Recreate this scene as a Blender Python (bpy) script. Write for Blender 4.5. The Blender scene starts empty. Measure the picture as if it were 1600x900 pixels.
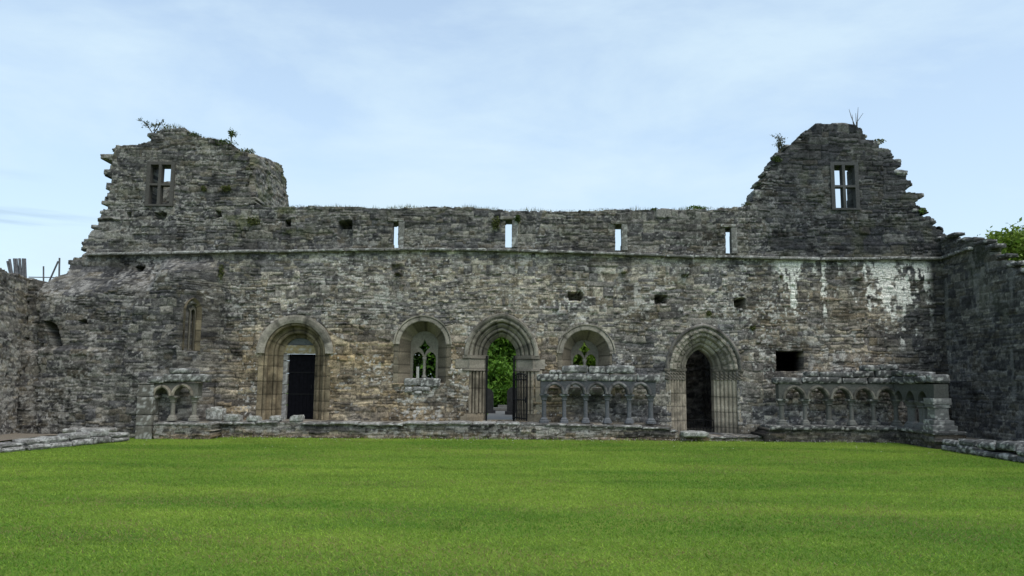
import bpy, math, random
import numpy as np
from mathutils import Vector, Matrix

SC = bpy.context.scene
COL = SC.collection
rad = math.radians

# ------------------------------------------------------------------ camera
F = 1186.0
PITCH = rad(6.88)
ROLL = rad(0.42)
EYE = np.array([0.0, 0.0, 1.6])
_fw = Vector((0, math.cos(PITCH), math.sin(PITCH)))
_rt = Vector((1, 0, 0))
_up = _rt.cross(_fw)
_R = Matrix.Rotation(-ROLL, 3, _fw)
_rt = _R @ _rt
_up = _R @ _up
FW, RT, UP = np.array(_fw), np.array(_rt), np.array(_up)

cam_d = bpy.data.cameras.new('camera')
cam = bpy.data.objects.new('camera', cam_d)
COL.objects.link(cam)
cam_d.sensor_width = 36
cam_d.lens = F / 1600 * 36
cam_d.clip_start = 0.05
cam_d.clip_end = 3000
M = Matrix((_rt, _up, -_fw)).transposed().to_4x4()
M.translation = Vector(EYE)
cam.matrix_world = M
SC.camera = cam


def ray(u, v):
    return F * FW + (u - 800.0) * RT - (v - 450.0) * UP


def atY(u, v, Y):
    d = ray(u, v)
    t = (Y - EYE[1]) / d[1]
    p = EYE + d * t
    return p


def atX(u, v, X):
    d = ray(u, v)
    t = (X - EYE[0]) / d[0]
    return EYE + d * t


def atZ(u, v, Z):
    d = ray(u, v)
    t = (Z - EYE[2]) / d[2]
    return EYE + d * t


YW = 21.5                                  # face of the long abbey wall


def W(u, v, Y=YW):
    p = atY(u, v, Y)
    return (float(p[0]), float(p[2]))


PX = 1.0 / 54.6                            # metres per photo pixel on the abbey wall

# ------------------------------------------------------------------ noise


def h2(ix, iy, seed):
    a = (np.asarray(ix).astype(np.int64) * 374761393 + np.asarray(iy).astype(np.int64) * 668265263 + int(seed) * 974634777) & 0xFFFFFFFF
    a = ((a ^ (a >> 13)) * 1274126177) & 0xFFFFFFFF
    a = ((a ^ (a >> 16)) * 2246822519) & 0xFFFFFFFF
    a = a ^ (a >> 15)
    return (a & 0xFFFFFF) / float(0x1000000)


def vn(x, y, seed=0):
    x = np.asarray(x, float)
    y = np.asarray(y, float)
    ix, iy = np.floor(x), np.floor(y)
    fx, fy = x - ix, y - iy
    fx = fx * fx * (3 - 2 * fx)
    fy = fy * fy * (3 - 2 * fy)
    a, b = h2(ix, iy, seed), h2(ix + 1, iy, seed)
    c, d = h2(ix, iy + 1, seed), h2(ix + 1, iy + 1, seed)
    return ((a + (b - a) * fx) * (1 - fy) + (c + (d - c) * fx) * fy) * 2 - 1


def fbm(x, y, seed=0, o=4):
    t = 0
    amp = 1.0
    s = 0
    for i in range(o):
        t = t + amp * vn(x * 2 ** i + 17.3 * i, y * 2 ** i - 9.1 * i, seed + i)
        s += amp
        amp *= .55
    return t / s


def sst(a, b, x):
    t = np.clip((x - a) / (b - a), 0, 1)
    return t * t * (3 - 2 * t)


def inpoly(px, py, poly):
    ins = np.zeros(np.shape(px), bool)
    n = len(poly)
    for i in range(n):
        x0, y0 = poly[i]
        x1, y1 = poly[(i + 1) % n]
        if y0 == y1:
            continue
        c = ((y0 > py) != (y1 > py)) & (px < (x1 - x0) * (py - y0) / (y1 - y0) + x0)
        ins ^= c
    return ins


# ------------------------------------------------------------------ materials


def new_mat(name):
    m = bpy.data.materials.new(name)
    m.use_nodes = True
    nt = m.node_tree
    b = nt.nodes['Principled BSDF']
    return m, nt, b


def stone_mat(name, fine=30.0, amt=.6, bump=.7, rough=.92, spec=.25):
    m, nt, b = new_mat(name)
    N, L = nt.nodes, nt.links
    at = N.new('ShaderNodeAttribute')
    at.attribute_name = 'Col'
    tc = N.new('ShaderNodeTexCoord')
    n1 = N.new('ShaderNodeTexNoise')
    n1.inputs['Scale'].default_value = fine
    n1.inputs['Detail'].default_value = 6
    n1.inputs['Roughness'].default_value = .7
    L.new(tc.outputs['Object'], n1.inputs['Vector'])
    mr = N.new('ShaderNodeMapRange')
    mr.inputs['From Min'].default_value = .3
    mr.inputs['From Max'].default_value = .7
    mr.inputs['To Min'].default_value = 1 - amt
    mr.inputs['To Max'].default_value = 1 + amt
    L.new(n1.outputs['Fac'], mr.inputs['Value'])
    mx = N.new('ShaderNodeVectorMath')
    mx.operation = 'SCALE'
    L.new(at.outputs['Color'], mx.inputs[0])
    L.new(mr.outputs['Result'], mx.inputs['Scale'])
    L.new(mx.outputs['Vector'], b.inputs['Base Color'])
    bp = N.new('ShaderNodeBump')
    bp.inputs['Strength'].default_value = bump
    bp.inputs['Distance'].default_value = .02
    L.new(n1.outputs['Fac'], bp.inputs['Height'])
    L.new(bp.outputs['Normal'], b.inputs['Normal'])
    b.inputs['Roughness'].default_value = rough
    b.inputs['Specular IOR Level'].default_value = spec
    return m


def plain_mat(name, col, rough=.6, metal=0.0, nscale=20, amt=.2, bump=.1, spec=.3):
    m, nt, b = new_mat(name)
    N, L = nt.nodes, nt.links
    tc = N.new('ShaderNodeTexCoord')
    n1 = N.new('ShaderNodeTexNoise')
    n1.inputs['Scale'].default_value = nscale
    n1.inputs['Detail'].default_value = 5
    L.new(tc.outputs['Object'], n1.inputs['Vector'])
    cr = N.new('ShaderNodeValToRGB')
    cr.color_ramp.elements[0].position = .3
    cr.color_ramp.elements[1].position = .7
    cr.color_ramp.elements[0].color = (*[c * (1 - amt) for c in col], 1)
    cr.color_ramp.elements[1].color = (*[min(1, c * (1 + amt)) for c in col], 1)
    L.new(n1.outputs['Fac'], cr.inputs['Fac'])
    L.new(cr.outputs['Color'], b.inputs['Base Color'])
    bp = N.new('ShaderNodeBump')
    bp.inputs['Strength'].default_value = bump
    L.new(n1.outputs['Fac'], bp.inputs['Height'])
    L.new(bp.outputs['Normal'], b.inputs['Normal'])
    b.inputs['Roughness'].default_value = rough
    b.inputs['Specular IOR Level'].default_value = spec
    b.inputs['Metallic'].default_value = metal
    return m


def leaf_mat(name, trans=.35):
    m, nt, b = new_mat(name)
    N, L = nt.nodes, nt.links
    at = N.new('ShaderNodeAttribute')
    at.attribute_name = 'Col'
    L.new(at.outputs['Color'], b.inputs['Base Color'])
    b.inputs['Roughness'].default_value = .65
    b.inputs['Specular IOR Level'].default_value = .25
    tr = N.new('ShaderNodeBsdfTranslucent')
    L.new(at.outputs['Color'], tr.inputs['Color'])
    mx = N.new('ShaderNodeMixShader')
    mx.inputs['Fac'].default_value = trans
    L.new(b.outputs['BSDF'], mx.inputs[1])
    L.new(tr.outputs['BSDF'], mx.inputs[2])
    L.new(mx.outputs['Shader'], N['Material Output'].inputs['Surface'])
    return m


M_RUB = stone_mat('rubble_limestone')
M_ASH = stone_mat('carved_limestone', fine=22, amt=.3, bump=.3)
M_IRON = plain_mat('black_iron', (.008, .008, .009), .6, 0, 40, .3, spec=.12)
M_DOOR = plain_mat('black_door_paint', (.005, .005, .007), .7, 0, 12, .4, spec=.05)
M_BARK = plain_mat('bark', (.09, .07, .05), .95, 0, 14, .5, .6)
M_LEAF = leaf_mat('leaf_green')
M_TIMBER = plain_mat('grey_timber', (.13, .13, .14), .8, 0, 12, .3)
M_MARBLE = plain_mat('pale_marble', (.55, .56, .56), .6, 0, 20, .12)
M_SLATE = plain_mat('dark_slate', (.045, .045, .05), .7, 0, 10, .3)
M_PAVE = plain_mat('pale_paving', (.15, .147, .138), .8, 0, 8, .15)
M_GRAVEL = plain_mat('gravel', (.19, .165, .13), .95, 0, 60, .5, .8)

# ------------------------------------------------------------------ object helpers


def tag(o, label=None, cat=None, group=None, kind=None):
    if label:
        o['label'] = label
    if cat:
        o['category'] = cat
    if group:
        o['group'] = group
    if kind:
        o['kind'] = kind
    return o


def empty(name, loc=(0, 0, 0), rz=0.0):
    o = bpy.data.objects.new(name, None)
    o.location = loc
    o.rotation_euler.z = rz
    o.empty_display_size = .2
    COL.objects.link(o)
    return o


def mk(name, V, Fc, mat, parent=None, col=None, smooth=False, loc=None, rz=0.0):
    """V (n,3), Fc either an (m,4) array or a list of index tuples; col (n,3) linear colours."""
    me = bpy.data.meshes.new(name)
    V = np.asarray(V, dtype=np.float32)
    if isinstance(Fc, np.ndarray):
        k = Fc.shape[1]
        Fc = np.ascontiguousarray(Fc, dtype=np.int32)
        me.vertices.add(len(V))
        me.vertices.foreach_set('co', V.ravel())
        me.loops.add(Fc.size)
        me.loops.foreach_set('vertex_index', Fc.ravel())
        me.polygons.add(len(Fc))
        me.polygons.foreach_set('loop_start', np.arange(0, Fc.size, k, dtype=np.int32))
        me.update(calc_edges=True)
        me.validate()
    else:
        me.from_pydata(V.tolist(), [], Fc)
        me.update()
    if col is not None:
        a = me.color_attributes.new('Col', 'FLOAT_COLOR', 'POINT')
        c = np.ones((len(V), 4), dtype=np.float32)
        c[:, :3] = np.clip(col, 0, 1)
        if len(a.data) == len(V):
            a.data.foreach_set('color', c.ravel())
    if smooth:
        me.polygons.foreach_set('use_smooth', np.ones(len(me.polygons), bool))
    me.materials.append(mat)
    o = bpy.data.objects.new(name, me)
    COL.objects.link(o)
    if parent:
        o.parent = parent
    if loc is not None:
        o.location = loc
    o.rotation_euler.z = rz
    return o


class MB:
    """collects pieces into one mesh"""

    def __init__(s):
        s.v, s.f, s.c, s.n = [], [], [], 0

    def add(s, V, Fc, c=(.2, .2, .2)):
        V = np.asarray(V, float)
        s.v.append(V)
        s.f += [tuple(int(i) + s.n for i in f) for f in Fc]
        c = np.asarray(c, float)
        s.c.append(np.broadcast_to(c, (len(V), 3)) if c.ndim == 1 else c)
        s.n += len(V)

    def box(s, c, size, col=(.2, .2, .2), rz=0.0):
        x, y, z = [a / 2 for a in size]
        V = np.array([[i * x, j * y, k * z] for i in (-1, 1) for j in (-1, 1) for k in (-1, 1)])
        ca, sa = math.cos(rz), math.sin(rz)
        V = np.stack([V[:, 0] * ca - V[:, 1] * sa, V[:, 0] * sa + V[:, 1] * ca, V[:, 2]], 1) + np.array(c)
        s.add(V, [(0, 1, 3, 2), (4, 6, 7, 5), (0, 4, 5, 1), (2, 3, 7, 6), (0, 2, 6, 4), (1, 5, 7, 3)], col)

    def tube(s, pts, r, n=6, col=(.2, .2, .2)):
        pts = [np.array(p, float) for p in pts]
        rs = r if isinstance(r, (list, tuple)) else [r] * len(pts)
        V = []
        for i, p in enumerate(pts):
            t = pts[min(i + 1, len(pts) - 1)] - pts[max(i - 1, 0)]
            t = t / (np.linalg.norm(t) + 1e-9)
            a = np.cross(t, [0.31, 0.17, 0.93] if abs(t[2]) < .9 else [1, 0.1, 0])
            a /= np.linalg.norm(a)
            b = np.cross(t, a)
            for k in range(n):
                w = 2 * math.pi * k / n
                V.append(p + rs[i] * (math.cos(w) * a + math.sin(w) * b))
        Fc = []
        for i in range(len(pts) - 1):
            for k in range(n):
                Fc.append((i * n + k, i * n + (k + 1) % n, (i + 1) * n + (k + 1) % n, (i + 1) * n + k))
        Fc.append(tuple(range(n - 1, -1, -1)))
        Fc.append(tuple((len(pts) - 1) * n + k for k in range(n)))
        s.add(V, Fc, col)

    def lathe(s, prof, c=(0, 0, 0), n=16, col=(.2, .2, .2), square=0.0):
        V = []
        for r, z in prof:
            for k in range(n):
                w = 2 * math.pi * (k + .5) / n
                q = r
                if square:
                    q = r * ((1 - square) + square / max(abs(math.cos(w)), abs(math.sin(w))))
                V.append((c[0] + q * math.cos(w), c[1] + q * math.sin(w), c[2] + z))
        Fc = []
        for i in range(len(prof) - 1):
            for k in range(n):
                Fc.append((i * n + k, i * n + (k + 1) % n, (i + 1) * n + (k + 1) % n, (i + 1) * n + k))
        Fc.append(tuple(range(n - 1, -1, -1)))
        Fc.append(tuple((len(prof) - 1) * n + k for k in range(n)))
        s.add(V, Fc, col)

    def rough(s, c, size, seed, col=(.2, .2, .2), rz=0.0, amp=.025, step=.06, lichen=.3, ry=0.0):
        """a weathered block: rounded box with a broken surface"""
        V, Fc = roughbox(size, seed, amp, step)
        nz = fbm(V[:, 0] * 7 + V[:, 1] * 5 + seed * 3.7, V[:, 2] * 9 + V[:, 1] * 4, seed, 3)
        n2 = fbm(V[:, 0] * 16 + V[:, 1] * 9 + seed, V[:, 2] * 16 - V[:, 1] * 7, seed + 5, 2)
        base = np.array(col)[None, :] * (1 + .35 * nz[:, None])
        lm = sst(.28 - lichen * .6, .42 - lichen * .6, n2)[:, None]
        base = base * (1 - lm) + np.array([.42, .42, .39])[None, :] * lm * .8 + base * lm * .2
        cy, sy = math.cos(ry), math.sin(ry)
        V = np.stack([V[:, 0] * cy + V[:, 2] * sy, V[:, 1], -V[:, 0] * sy + V[:, 2] * cy], 1)
        ca, sa = math.cos(rz), math.sin(rz)
        V = np.stack([V[:, 0] * ca - V[:, 1] * sa, V[:, 0] * sa + V[:, 1] * ca, V[:, 2]], 1) + np.array(c)
        s.add(V, Fc, base)

    def build(s, name, mat, parent=None, smooth=False, loc=None, rz=0.0):
        return mk(name, np.concatenate(s.v), s.f, mat, parent, np.concatenate(s.c), smooth, loc, rz)


_rbc = {}


def roughbox(size, seed, amp, step):
    nx, ny, nz = [max(2, min(40, int(round(a / step)))) for a in size]
    key = (nx, ny, nz)
    if key not in _rbc:
        idx, P, Fc = {}, [], []

        def vid(i, j, k):
            if (i, j, k) not in idx:
                idx[(i, j, k)] = len(P)
                P.append((i / nx - .5, j / ny - .5, k / nz - .5))
            return idx[(i, j, k)]
        for i in range(nx):
            for j in range(ny):
                Fc.append((vid(i, j, 0), vid(i, j + 1, 0), vid(i + 1, j + 1, 0), vid(i + 1, j, 0)))
                Fc.append((vid(i, j, nz), vid(i + 1, j, nz), vid(i + 1, j + 1, nz), vid(i, j + 1, nz)))
        for i in range(nx):
            for k in range(nz):
                Fc.append((vid(i, 0, k), vid(i + 1, 0, k), vid(i + 1, 0, k + 1), vid(i, 0, k + 1)))
                Fc.append((vid(i, ny, k), vid(i, ny, k + 1), vid(i + 1, ny, k + 1), vid(i + 1, ny, k)))
        for j in range(ny):
            for k in range(nz):
                Fc.append((vid(0, j, k), vid(0, j, k + 1), vid(0, j + 1, k + 1), vid(0, j + 1, k)))
                Fc.append((vid(nx, j, k), vid(nx, j + 1, k), vid(nx, j + 1, k + 1), vid(nx, j, k + 1)))
        _rbc[key] = (np.array(P), Fc)
    P, Fc = _rbc[key]
    V = P * np.array(size)
    c = np.abs(P) * 2
    lo = np.sort(c, axis=1)
    edge = sst(.8, 1.0, lo[:, 1])[:, None]
    nr = P / (np.linalg.norm(P, axis=1)[:, None] + 1e-6)
    q = V * 4.2 + seed * 1.37
    d = fbm(q[:, 0] + .7 * q[:, 1], q[:, 2] + .6 * q[:, 1], seed, 3)[:, None]
    V = V - nr * edge * amp * .9 + nr * d * amp
    return V, Fc


# ------------------------------------------------------------------ stone layout on a wall


def stones(S, Z, seed, ch=(.05, .2), wl=(.18, .65), patch=2.6, K=5, zmin=-1, zmax=12, warp=1.0):
    rng = np.random.RandomState(seed)
    SCL = np.array([.62, .75, .9, 1.0, 1.15, 1.35, 1.6, .8, 1.25, 1.0])[:max(K, 1)]
    Zw = Z + warp * (.04 * vn(S * .7, Z * .7, seed + 1) + .012 * vn(S * 2.3, Z * 2.3, seed + 2) + .009 * vn(S * 8, Z * 8, seed + 3))
    Sw = S + warp * (.03 * vn(S * 2.1, Z * 3.1, seed + 4) + .012 * vn(S * 9, Z * 9, seed + 5))
    q1 = np.floor(Sw / .34 + .6 * vn(S * .4, Z * 2.7, seed + 30))
    q2 = np.floor(Zw / .5 + .35 * vn(S * 1.3, Z * .4, seed + 31))
    Zw = Zw + warp * .055 * (h2(q1, q2, seed + 32) - .5)
    p = np.floor((Sw + 1.3 * vn(S * .25, Z * .9, seed + 6)) / patch) * 7 + np.floor((Zw + .4 * vn(S * .5, Z * .3, seed + 7)) / 1.7)
    kset = np.floor(h2(p, p * 3 + 1, seed + 8) * K).astype(int)
    zl = np.zeros_like(S)
    zh = np.zeros_like(S)
    ci = np.zeros_like(S)
    for k in range(K):
        hs = (ch[0] + (ch[1] - ch[0]) * rng.beta(1.2, 2.2, 700)) * SCL[k]
        b = zmin - .3 * rng.rand() + np.concatenate([[0], np.cumsum(hs)])
        m = kset == k
        if not m.any():
            continue
        i = np.clip(np.searchsorted(b, Zw[m]) - 1, 0, len(b) - 2)
        zl[m], zh[m], ci[m] = b[i], b[i + 1], i + k * 1000
    hgt = zh - zl
    # some courses split in two thin stones
    w = wl[0] + (wl[1] - wl[0]) * h2(ci, 5, seed + 9) ** 1.3
    w = w * SCL[np.clip((ci // 1000).astype(int), 0, len(SCL) - 1)]
    off = h2(ci, 77, seed + 10) * 10
    x = Sw / w + off
    j = np.floor(x)
    L = j + .7 * (h2(ci, j, seed + 11) - .5)
    R = j + 1 + .7 * (h2(ci, j + 1, seed + 11) - .5)
    lo, hi = x < L, x > R
    j = j - lo + hi
    L = j + .7 * (h2(ci, j, seed + 11) - .5)
    R = j + 1 + .7 * (h2(ci, j + 1, seed + 11) - .5)
    fr = .3 + .4 * h2(ci, j, seed + 12)
    spl = (h2(ci, j, seed + 13) < .27) & (hgt > .12)
    zs = zl + hgt * fr
    up = spl & (Zw > zs)
    dn = spl & ~up
    zl = np.where(up, zs, zl)
    zh = np.where(dn, zs, zh)
    sid = ci * 3 + up * 1 + dn * 2
    r = [h2(sid, j, seed + 20 + q) for q in range(6)]
    e = np.minimum(np.minimum(Zw - zl, zh - Zw), np.minimum((x - L) * w, (R - x) * w))
    cs = S + ((L + R) / 2 - x) * w
    cz = Z + (zl + zh) / 2 - Zw
    return dict(r=r, e=e, cs=cs, cz=cz, h=zh - zl, ds=S - cs, dz=Z - cz)


def relief(S, Z, st, seed, rough=1.0):
    r, e = st['r'], st['e']
    mort = .5 + .5 * vn(S * .6, Z * .6, seed + 40)
    rec = .004 + .030 * sst(-.1, .65, vn(S * 1.9, Z * 3.1, seed + 45)) * (.4 + .6 * mort)
    jw = .007 + .012 * sst(-.5, .6, vn(S * 1.7, Z * 1.7, seed + 41))
    sm = sst(0, 1, (e - .002) / jw)
    off = (r[0] - .5) * .015 + .022 * (r[0] > .95) - .025 * (r[0] < .05)
    tilt = st['dz'] * (r[3] - .5) * .24 + st['ds'] * (r[4] - .5) * .08
    flaky = fbm(S * 6, Z * 9, seed + 42, 3) * .012 + fbm(S * 18, Z * 26, seed + 43, 2) * .005
    pil = .012 * sst(0, .05, e)
    big = .05 * fbm(S * .35, Z * .35, seed + 44, 2)
    h = sm * (off + tilt + pil) * rough - (1 - sm) * rec + flaky * rough + big
    return h, sm


GREYS = np.array([[.078, .079, .086], [.115, .115, .12], [.17, .167, .158], [.235, .226, .20], [.32, .305, .262], [.17, .152, .118], [.14, .135, .128], [.20, .195, .185]])


def stone_col(S, Z, st, sm, seed, warm=0.0, lich=.25, dark=1.0, joint=.8):
    r = st['r']
    pal = GREYS
    i = np.clip((r[1] * len(pal)).astype(int), 0, len(pal) - 1)
    c = pal[i].copy()
    c = c * .78 + np.array([.165, .16, .148]) * .22
    c *= (.82 + .36 * r[2])[..., None]
    lowf = fbm(S * .55, Z * .55, seed + 50, 4)
    c *= (1 + .42 * lowf)[..., None]
    fine = fbm(S * 13, Z * 15, seed + 51, 3)
    c *= (1 + .85 * fine)[..., None]
    warm = np.broadcast_to(warm, S.shape)[..., None]
    wc = np.array([1.28, 1.0, .66])
    c = c * (1 - warm) + c * wc * warm
    # lichen: pale blotches gathered on some stones and some areas
    ln = fbm(S * 6.5, Z * 9, seed + 52, 4) + .55 * (r[5] - .55) + .35 * vn(S * .8, Z * .8, seed + 53)
    lm = sst(.62 - np.broadcast_to(lich, S.shape), .78 - np.broadcast_to(lich, S.shape), ln)[..., None]
    lc = np.array([.38, .365, .33])
    c = c * (1 - .75 * lm) + lc * .75 * lm
    sp = fbm(S * 16, Z * 17, seed + 57, 2) + .35 * vn(S * 1.1, Z * 1.1, seed + 58) + .25 * (r[4] - .5)
    lv = np.broadcast_to(lich, S.shape)
    sm_ = sst(.78 - lv, .90 - lv, sp)[..., None]
    c = c * (1 - .8 * sm_) + np.array([.46, .445, .41]) * .8 * sm_
    # dark algae blotches
    an = fbm(S * 2.2, Z * 2.6, seed + 54, 4)
    am = sst(.12, .5, an)[..., None]
    c = c * (1 - .5 * am)
    c = c * (.82 * np.broadcast_to(dark, S.shape))[..., None]
    jc = np.clip(joint + .35 * vn(S * .9, Z * .9, seed + 55), .35, 2.6)[..., None]
    c = c * (sm[..., None] + (1 - sm[..., None]) * jc)
    return c * np.array([1.0, .995, .985])


def wall_patch(O, d, n, sil, T, res, seed, colour, holes=(), pits=(), prot=None, lay=None, keep=.55, regions=None, drop=True, base=None, rough=1.0, thin=()):
    """a rubble wall standing on the vertical plane through O along d, facing n.
    sil/holes/pits are outlines in (distance along, height).  Returns {region: (V, F, colours)}."""
    d = np.array(d, float)
    n = np.array(n, float)
    O = np.array(O, float)
    sx = [p[0] for p in sil]
    sz = [p[1] for p in sil]
    s = np.arange(min(sx) - .3, max(sx) + .3, res)
    z = np.arange(min(sz) - .02, max(sz) + .3, res)
    S, Z = np.meshgrid(s, z)
    st = stones(S, Z, seed, zmin=min(sz) - 1, zmax=max(sz) + 1, **(lay or {}))
    h, sm = relief(S, Z, st, seed, rough)
    P = prot(S, Z) if prot is not None else np.zeros_like(S)
    ts, tz = S * (1 - keep) + st['cs'] * keep, Z * (1 - keep) + st['cz'] * keep
    inside = inpoly(ts, tz, sil)
    if base is not None:
        inside |= base(S, Z) & inpoly(S, Z, sil)
    cm = inside[:-1, :-1] & inside[1:, 1:]
    Sc, Zc = S[:-1, :-1] + res / 2, Z[:-1, :-1] + res / 2
    for hp in holes:
        cm &= ~inpoly(Sc, Zc, hp)
    for poly, dep, rough_ in pits:
        jit = rough_ * fbm(S * 9, Z * 9, seed + 70, 2)
        jit2 = rough_ * fbm(S * 9 + 50, Z * 9, seed + 71, 2)
        ip = inpoly(S + jit, Z + jit2, poly)
        h = np.where(ip, -dep + .25 * h, h)
    if drop:
        fl = np.zeros_like(cm)
        fl[:14] = cm[:14]
        for _ in range(3000):
            g = fl.copy()
            g[1:] |= fl[:-1]
            g[:-1] |= fl[1:]
            g[:, 1:] |= fl[:, :-1]
            g[:, :-1] |= fl[:, 1:]
            g &= cm
            if (g == fl).all():
                break
            fl = g
        cm = fl
    C = colour(S, Z, st, sm, seed)
    D = h + P
    jx = .3 * res * vn(S / res * .9, Z / res * .9, seed + 80)
    jz = .3 * res * vn(S / res * .9 + 33, Z / res * .9, seed + 81)
    Fr = O + d * (S + jx)[..., None] + n * D[..., None]
    Fr[..., 2] += Z + jz
    Tm = np.full(S.shape, T)
    for x0, z0_, x1, z1_, tt in thin:
        Tm = np.where((S > x0) & (S < x1) & (Z > z0_) & (Z < z1_), tt, Tm)
    Bk = O + d * S[..., None] - n * Tm[..., None]
    Bk[..., 2] += Z
    nz, ns = S.shape
    ids = np.arange(nz * ns).reshape(nz, ns)
    nv = nz * ns
    reg = regions(Sc, Zc) if regions is not None else np.zeros(cm.shape, int)
    out = {}
    pad = np.zeros((cm.shape[0] + 2, cm.shape[1] + 2), bool)
    pad[1:-1, 1:-1] = cm
    for k in np.unique(reg[cm]):
        m = cm & (reg == k)
        i, j = np.nonzero(m)
        a, b, c_, e_ = ids[i, j], ids[i, j + 1], ids[i + 1, j + 1], ids[i + 1, j]
        fs = [np.stack([a, b, c_, e_], 1), np.stack([a, e_, c_, b], 1) + nv]
        for di, dj, p, q in ((-1, 0, 0, 1), (1, 0, 2, 3), (0, -1, 3, 0), (0, 1, 1, 2)):
            nb = ~pad[i + 1 + di, j + 1 + dj]
            cc = np.stack([a, b, c_, e_], 1)[nb]
            p_, q_ = cc[:, p], cc[:, q]
            fs.append(np.stack([q_, p_, p_ + nv, q_ + nv], 1))
        Fa = np.concatenate(fs)
        V = np.concatenate([Fr.reshape(-1, 3), Bk.reshape(-1, 3)])
        CC = np.concatenate([C.reshape(-1, 3), C.reshape(-1, 3)])
        used = np.unique(Fa)
        mp = np.zeros(len(V), np.int64)
        mp[used] = np.arange(len(used))
        out[k] = (V[used], mp[Fa], CC[used])
    return out


# ------------------------------------------------------------------ arches


def arch_path(x, hw, c, r, zs, t):
    """t in [-1,1]; half-arch with centre offset c, radius hw+c+r"""
    R = hw + c + r
    th = math.acos(np.clip(c / R, -1, 1))
    a = (1 - np.abs(t)) * th
    xx = np.sign(t) * (-c + R * np.cos(a))
    return x + xx, zs + R * np.sin(a)


def sweep(x, hw, c, zs, prof, part='full', z0=0, z1=None, Yf=YW, step=.03, block=.3, seed=1, col=(.25, .24, .21), mod=None, closed=True, joint=.006, stain=.45, t_lim=1.0):
    """carved stone swept round an arch and/or its jambs. prof: (r outward from the opening, depth into the wall)."""
    rng = np.random.RandomState(seed)
    prof = np.array(prof, float)
    L = (hw + c) * math.acos(c / (hw + c)) if hw + c > 0 else 1
    segs = []
    rows = []          # list of (fn r -> (x,z)), coordinate
    if part in ('full', 'arc'):
        na = max(8, int(L / step))
        ta = np.linspace(-1, 1, 2 * na + 1) * t_lim
    rows = []
    pos = []
    if part in ('full', 'left'):
        nj = max(1, int(((z1 or zs) - z0) / step))
        for zz in np.linspace(z0, (z1 or zs), nj + 1)[: (None if part == 'left' else -1)]:
            rows.append(('j', -1, zz))
            pos.append(zz - z0)
    base = pos[-1] if pos else 0
    if part in ('full', 'arc'):
        for t in ta:
            if abs(t) < 1e-9:
                rows.append(('a', -1e-6, 0))
            else:
                rows.append(('a', t, 0))
            pos.append(base + step + (t + 1) * L)
    base = pos[-1] if pos else 0
    if part in ('full', 'right'):
        nj = max(1, int(((z1 or zs) - z0) / step))
        for zz in np.linspace((z1 or zs), z0, nj + 1)[(0 if part == 'right' else 1):]:
            rows.append(('j', 1, zz))
            pos.append(base + (z1 or zs) - zz)
    pos = np.array(pos)
    edges = np.cumsum(block * (.75 + .5 * rng.rand(200)))
    bi = np.searchsorted(edges, pos)
    lo = np.concatenate([[0], edges])[bi]
    dist = np.minimum(pos - lo, edges[bi] - pos)
    isj = dist < step * .55
    tint = .68 + .6 * rng.rand(300)
    npf = len(prof)
    V = np.zeros((len(rows), npf, 3))
    C = np.zeros((len(rows), npf, 3))
    for i, (k, a, zz) in enumerate(rows):
        for q, (r, dd) in enumerate(prof):
            rr, de = r, dd
            if mod is not None:
                dr, dq = mod(pos[i], q)
                rr += dr
                de += dq
            if isj[i]:
                de += joint
            if k == 'j':
                V[i, q] = (x + a * (hw + rr), Yf + de, zz)
            else:
                xx, zz_ = arch_path(x, hw, c, rr, zs, a)
                V[i, q] = (xx, Yf + de, zz_)
        C[i] = np.array(col) * tint[bi[i]] * (.5 if isj[i] else 1)
    fn = fbm(V[..., 0] * 6 + V[..., 1] * 5, V[..., 2] * 6, seed + 3, 4)
    C *= (1 + .7 * fn)[..., None]
    C = C * np.array([1.06, .99, .92])
    st = sst(.1, .5, fbm(V[..., 0] * 2.2, V[..., 2] * 2.2 + V[..., 1], seed + 4, 3))[..., None]
    C *= 1 - stain * st
    jit = fbm(V[..., 0] * 14, V[..., 2] * 14, seed + 6, 2) * .006
    V[..., 1] += jit
    Fc = []
    m = npf if closed else npf - 1
    for i in range(len(rows) - 1):
        for q in range(m):
            q2 = (q + 1) % npf
            Fc.append((i * npf + q, (i + 1) * npf + q, (i + 1) * npf + q2, i * npf + q2))
    if closed:
        Fc.append(tuple(range(npf)))
        Fc.append(tuple((len(rows) - 1) * npf + q for q in range(npf - 1, -1, -1)))
    return V.reshape(-1, 3), Fc, C.reshape(-1, 3)


def rolled(r0, d0, r1, d1, n, amp, per=7):
    """profile of n shafts stepping from (r0,d0) to (r1,d1), bulging towards the opening"""
    out = []
    v = np.array([r1 - r0, d1 - d0])
    L = np.linalg.norm(v)
    nn = np.array([v[1], -v[0]]) / L
    if nn[1] > 0:
        nn = -nn
    for i in range(n * per + 1):
        t = i / (n * per)
        b = abs(math.sin(math.pi * n * t)) ** .6
        p = np.array([r0, d0]) + v * t + nn * amp * b
        out.append((float(p[0]), float(p[1])))
    return out


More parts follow.
